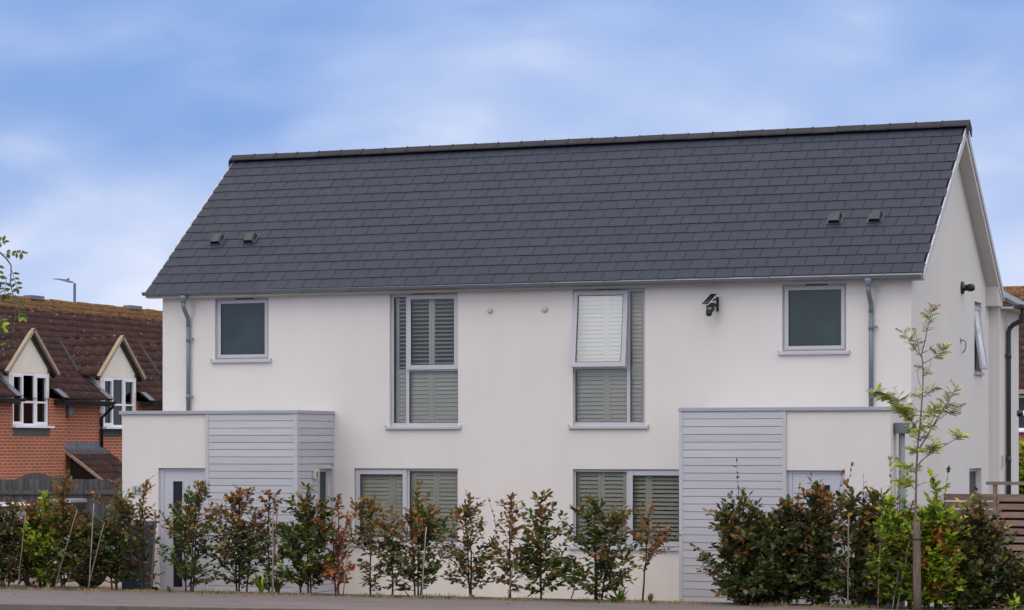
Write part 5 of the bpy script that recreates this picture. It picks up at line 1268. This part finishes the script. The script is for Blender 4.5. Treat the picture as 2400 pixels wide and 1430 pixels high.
    lb([(2150, 1092), (2162, 1078), (2181, 1063), (2214, 1044), (2246, 1026), (2256, 1018)], .009, .80, 11, .13, G1, .0)
    lb([(2170, 1072), (2180, 1056), (2196, 1044)], .005, .15, 18, .12, G1, -.2)
    lb([(2150, 1065), (2142, 1056), (2136, 1055)], .004, .1, 10, .12, G1, .1)
    lb([(2150, 1040), (2158, 1028), (2166, 1024)], .004, .1, 10, .11, G1, .2)
    lb([(2149, 1110), (2132, 1100), (2118, 1090)], .005, .2, 14, .14, G1, .1)
    lb([(2148, 1150), (2130, 1135), (2112, 1130)], .005, .2, 14, .14, G1, .2)
    wood.put('trunk', M['bark_pale'], t); lv.put('foliage', t)
rowan()
a = spot(2150, 1430, Y=-3.86); a.z = ZP - .03; top = spot(2148, 1226, Y=-3.86)
st = empty('tree_stake', a, 'thick round wooden stake with a black tie holding the young tree', 'stake')
b = B(); b.tube([a, a.lerp(top, .3), a.lerp(top, .62), a.lerp(top, .97), top], [.058, .056, .053, .050, .044], 14); b.put('post', M['stake'], st)
tz = spot(2148, 1266, Y=-3.86); b = B(); b.lathe(tz, (0, 0, 1), [(0, .056), (.022, .056)], 14); b.put('tie', M['black'], st)

# ------------------------------------------------------------------ tree whose branch hangs in from the left
def near_tree():
    tt = 15.0
    Pt = lambda x, y, d=0: spot(x, y, t=tt + d)
    bz = Pt(-330, 1400); base = Vector((bz.x, bz.y, 0.5))
    t = empty('street_tree', base, 'tree at the left edge with a drooping branch of small oval leaves', 'tree')
    rg = random.Random(31); wood = B(); lv = Leaves()
    trunk = [base, base + Vector((.03, 0, 1.2)), base + Vector((-.02, .03, 2.4)), base + Vector((.02, 0, 3.6)), base + Vector((0, 0, 4.6))]
    wood.tube(trunk, [.10, .085, .07, .045, .015], 10)
    def compound(o, d, Lr, pal, pairs=4):
        m = pairs; pts = [o]; n_ = (UP + Vector((rg.gauss(0, .4), rg.gauss(0, .4), 0))).normalized()
        n_ = (n_ + Vector((_s, _c, 0)) * -.9).normalized()
        for j in range(m): d = (d + Vector((0, 0, -.06))).normalized(); pts.append(pts[-1] + d * Lr / m)
        wood.tube(pts, .0018, 3, caps=False)
        for j in range(1, m + 1):
            for sg in (-1, 1):
                sd = d.cross(n_).normalized() * sg; ll = .042 * rg.uniform(.8, 1.2)
                lv.leaf(pts[j], sd + d * .35 + Vector((rg.gauss(0, .2), rg.gauss(0, .2), rg.gauss(0, .2))), n_ + Vector((rg.gauss(0, .4), rg.gauss(0, .4), 0)), ll, ll * .58, pick(rg, pal), fold=.1)
        lv.leaf(pts[-1], d, n_, .04, .022, pick(rg, pal))
    PAL = [('green', 3), ('olive', 3), ('dark', 1)]; PAL2 = [('bright', 3), ('lime', 2), ('green', 2)]
    # the hanging branch in view
    br = [trunk[3], Pt(-170, 560, .1), Pt(-60, 570), Pt(0, 592), Pt(15, 606), Pt(26, 622), Pt(26, 640), Pt(24, 660), Pt(28, 682), Pt(34, 705), Pt(37, 735), Pt(33, 765), Pt(27, 800)]
    wood.tube(br, [.03, .018, .010, .006, .005, .0045, .004, .0035, .003, .0025, .002, .0018, .0012], 6)
    rt = Vector((_c, -_s, 0))
    compound(Pt(6, 597), (rt + UP * .25).normalized(), .115, PAL, 4)
    compound(Pt(26, 630), (rt * .35 - UP).normalized(), .12, PAL, 4)
    compound(Pt(-6, 610), (rt * .1 - UP).normalized(), .13, PAL, 4); compound(Pt(-12, 570), (rt * .8 + UP * .2).normalized(), .05, PAL, 2)
    compound(Pt(16, 650), (-rt * .2 - UP).normalized(), .10, PAL, 3); compound(Pt(2, 670), (rt * .5 - UP * .7).normalized(), .06, PAL, 2)
    compound(Pt(36, 690), (rt * .35 - UP).normalized(), .08, PAL, 3); compound(Pt(40, 728), (rt * .6 - UP * .6).normalized(), .05, PAL2, 2)
    compound(Pt(26, 795), (-rt * .6 - UP * .3).normalized(), .035, PAL2, 1); compound(Pt(0, 740), (rt * .4 - UP).normalized(), .05, PAL2, 2); compound(Pt(-10, 760), (rt * .6 - UP * .3).normalized(), .05, PAL2, 2)
    # rest of the crown, out of the frame
    for i in range(70):
        az = rg.uniform(0, 6.28); k = rg.uniform(.45, 1.0); o = trunk[1].lerp(trunk[4], k)
        d = Vector((math.cos(az), math.sin(az), rg.uniform(.1, .9))).normalized(); ln = rg.uniform(.4, .85)
        e = o + d * ln
        rpx = ((e - Vector((CX, -CD, CH))) @ Vector((_c, -_s, 0))) / max(.1, (e - Vector((CX, -CD, CH))) @ Vector((_s, _c, 0))) * F + 1200
        if rpx > -45: continue
        wood.tube([o, o.lerp(e, .5) + UP * .03, e], [.012, .008, .003], 4, caps=False)
        for j in range(7): compound(o.lerp(e, .35 + .1 * j), Vector((rg.gauss(0, 1), rg.gauss(0, 1), rg.gauss(0, .5))).normalized(), .12, PAL, 4)
    wood.put('trunk', M['bark_pale'], t); lv.put('foliage', t)
near_tree()

# a few fallen leaves along the pavement and verge
def fallen():
    rg = random.Random(9); lv = Leaves()
    for i in range(110):
        X = rg.uniform(-8, 7); ye = -3.98 + (X + 7) / 13.5 * .43; Y = ye + rg.choice((-abs(rg.gauss(0, .5)), rg.uniform(0, .5)))
        a = rg.uniform(0, 6.28); d = Vector((math.cos(a), math.sin(a), rg.uniform(-.05, .25)))
        lv.leaf(Vector((X, Y, ZP + .006)), d, UP + Vector((rg.gauss(0, .3), rg.gauss(0, .3), 0)), rg.uniform(.04, .075), rg.uniform(.025, .04), LK.index(rg.choice(('bronze', 'copper', 'olive', 'red'))))
    me = bpy.data.meshes.new('fallen_leaves'); me.from_pydata(lv.v, [], lv.f); me.polygons.foreach_set('material_index', lv.m); me.update()
    props(put('fallen_leaves', me, LM), kind='stuff')
fallen()
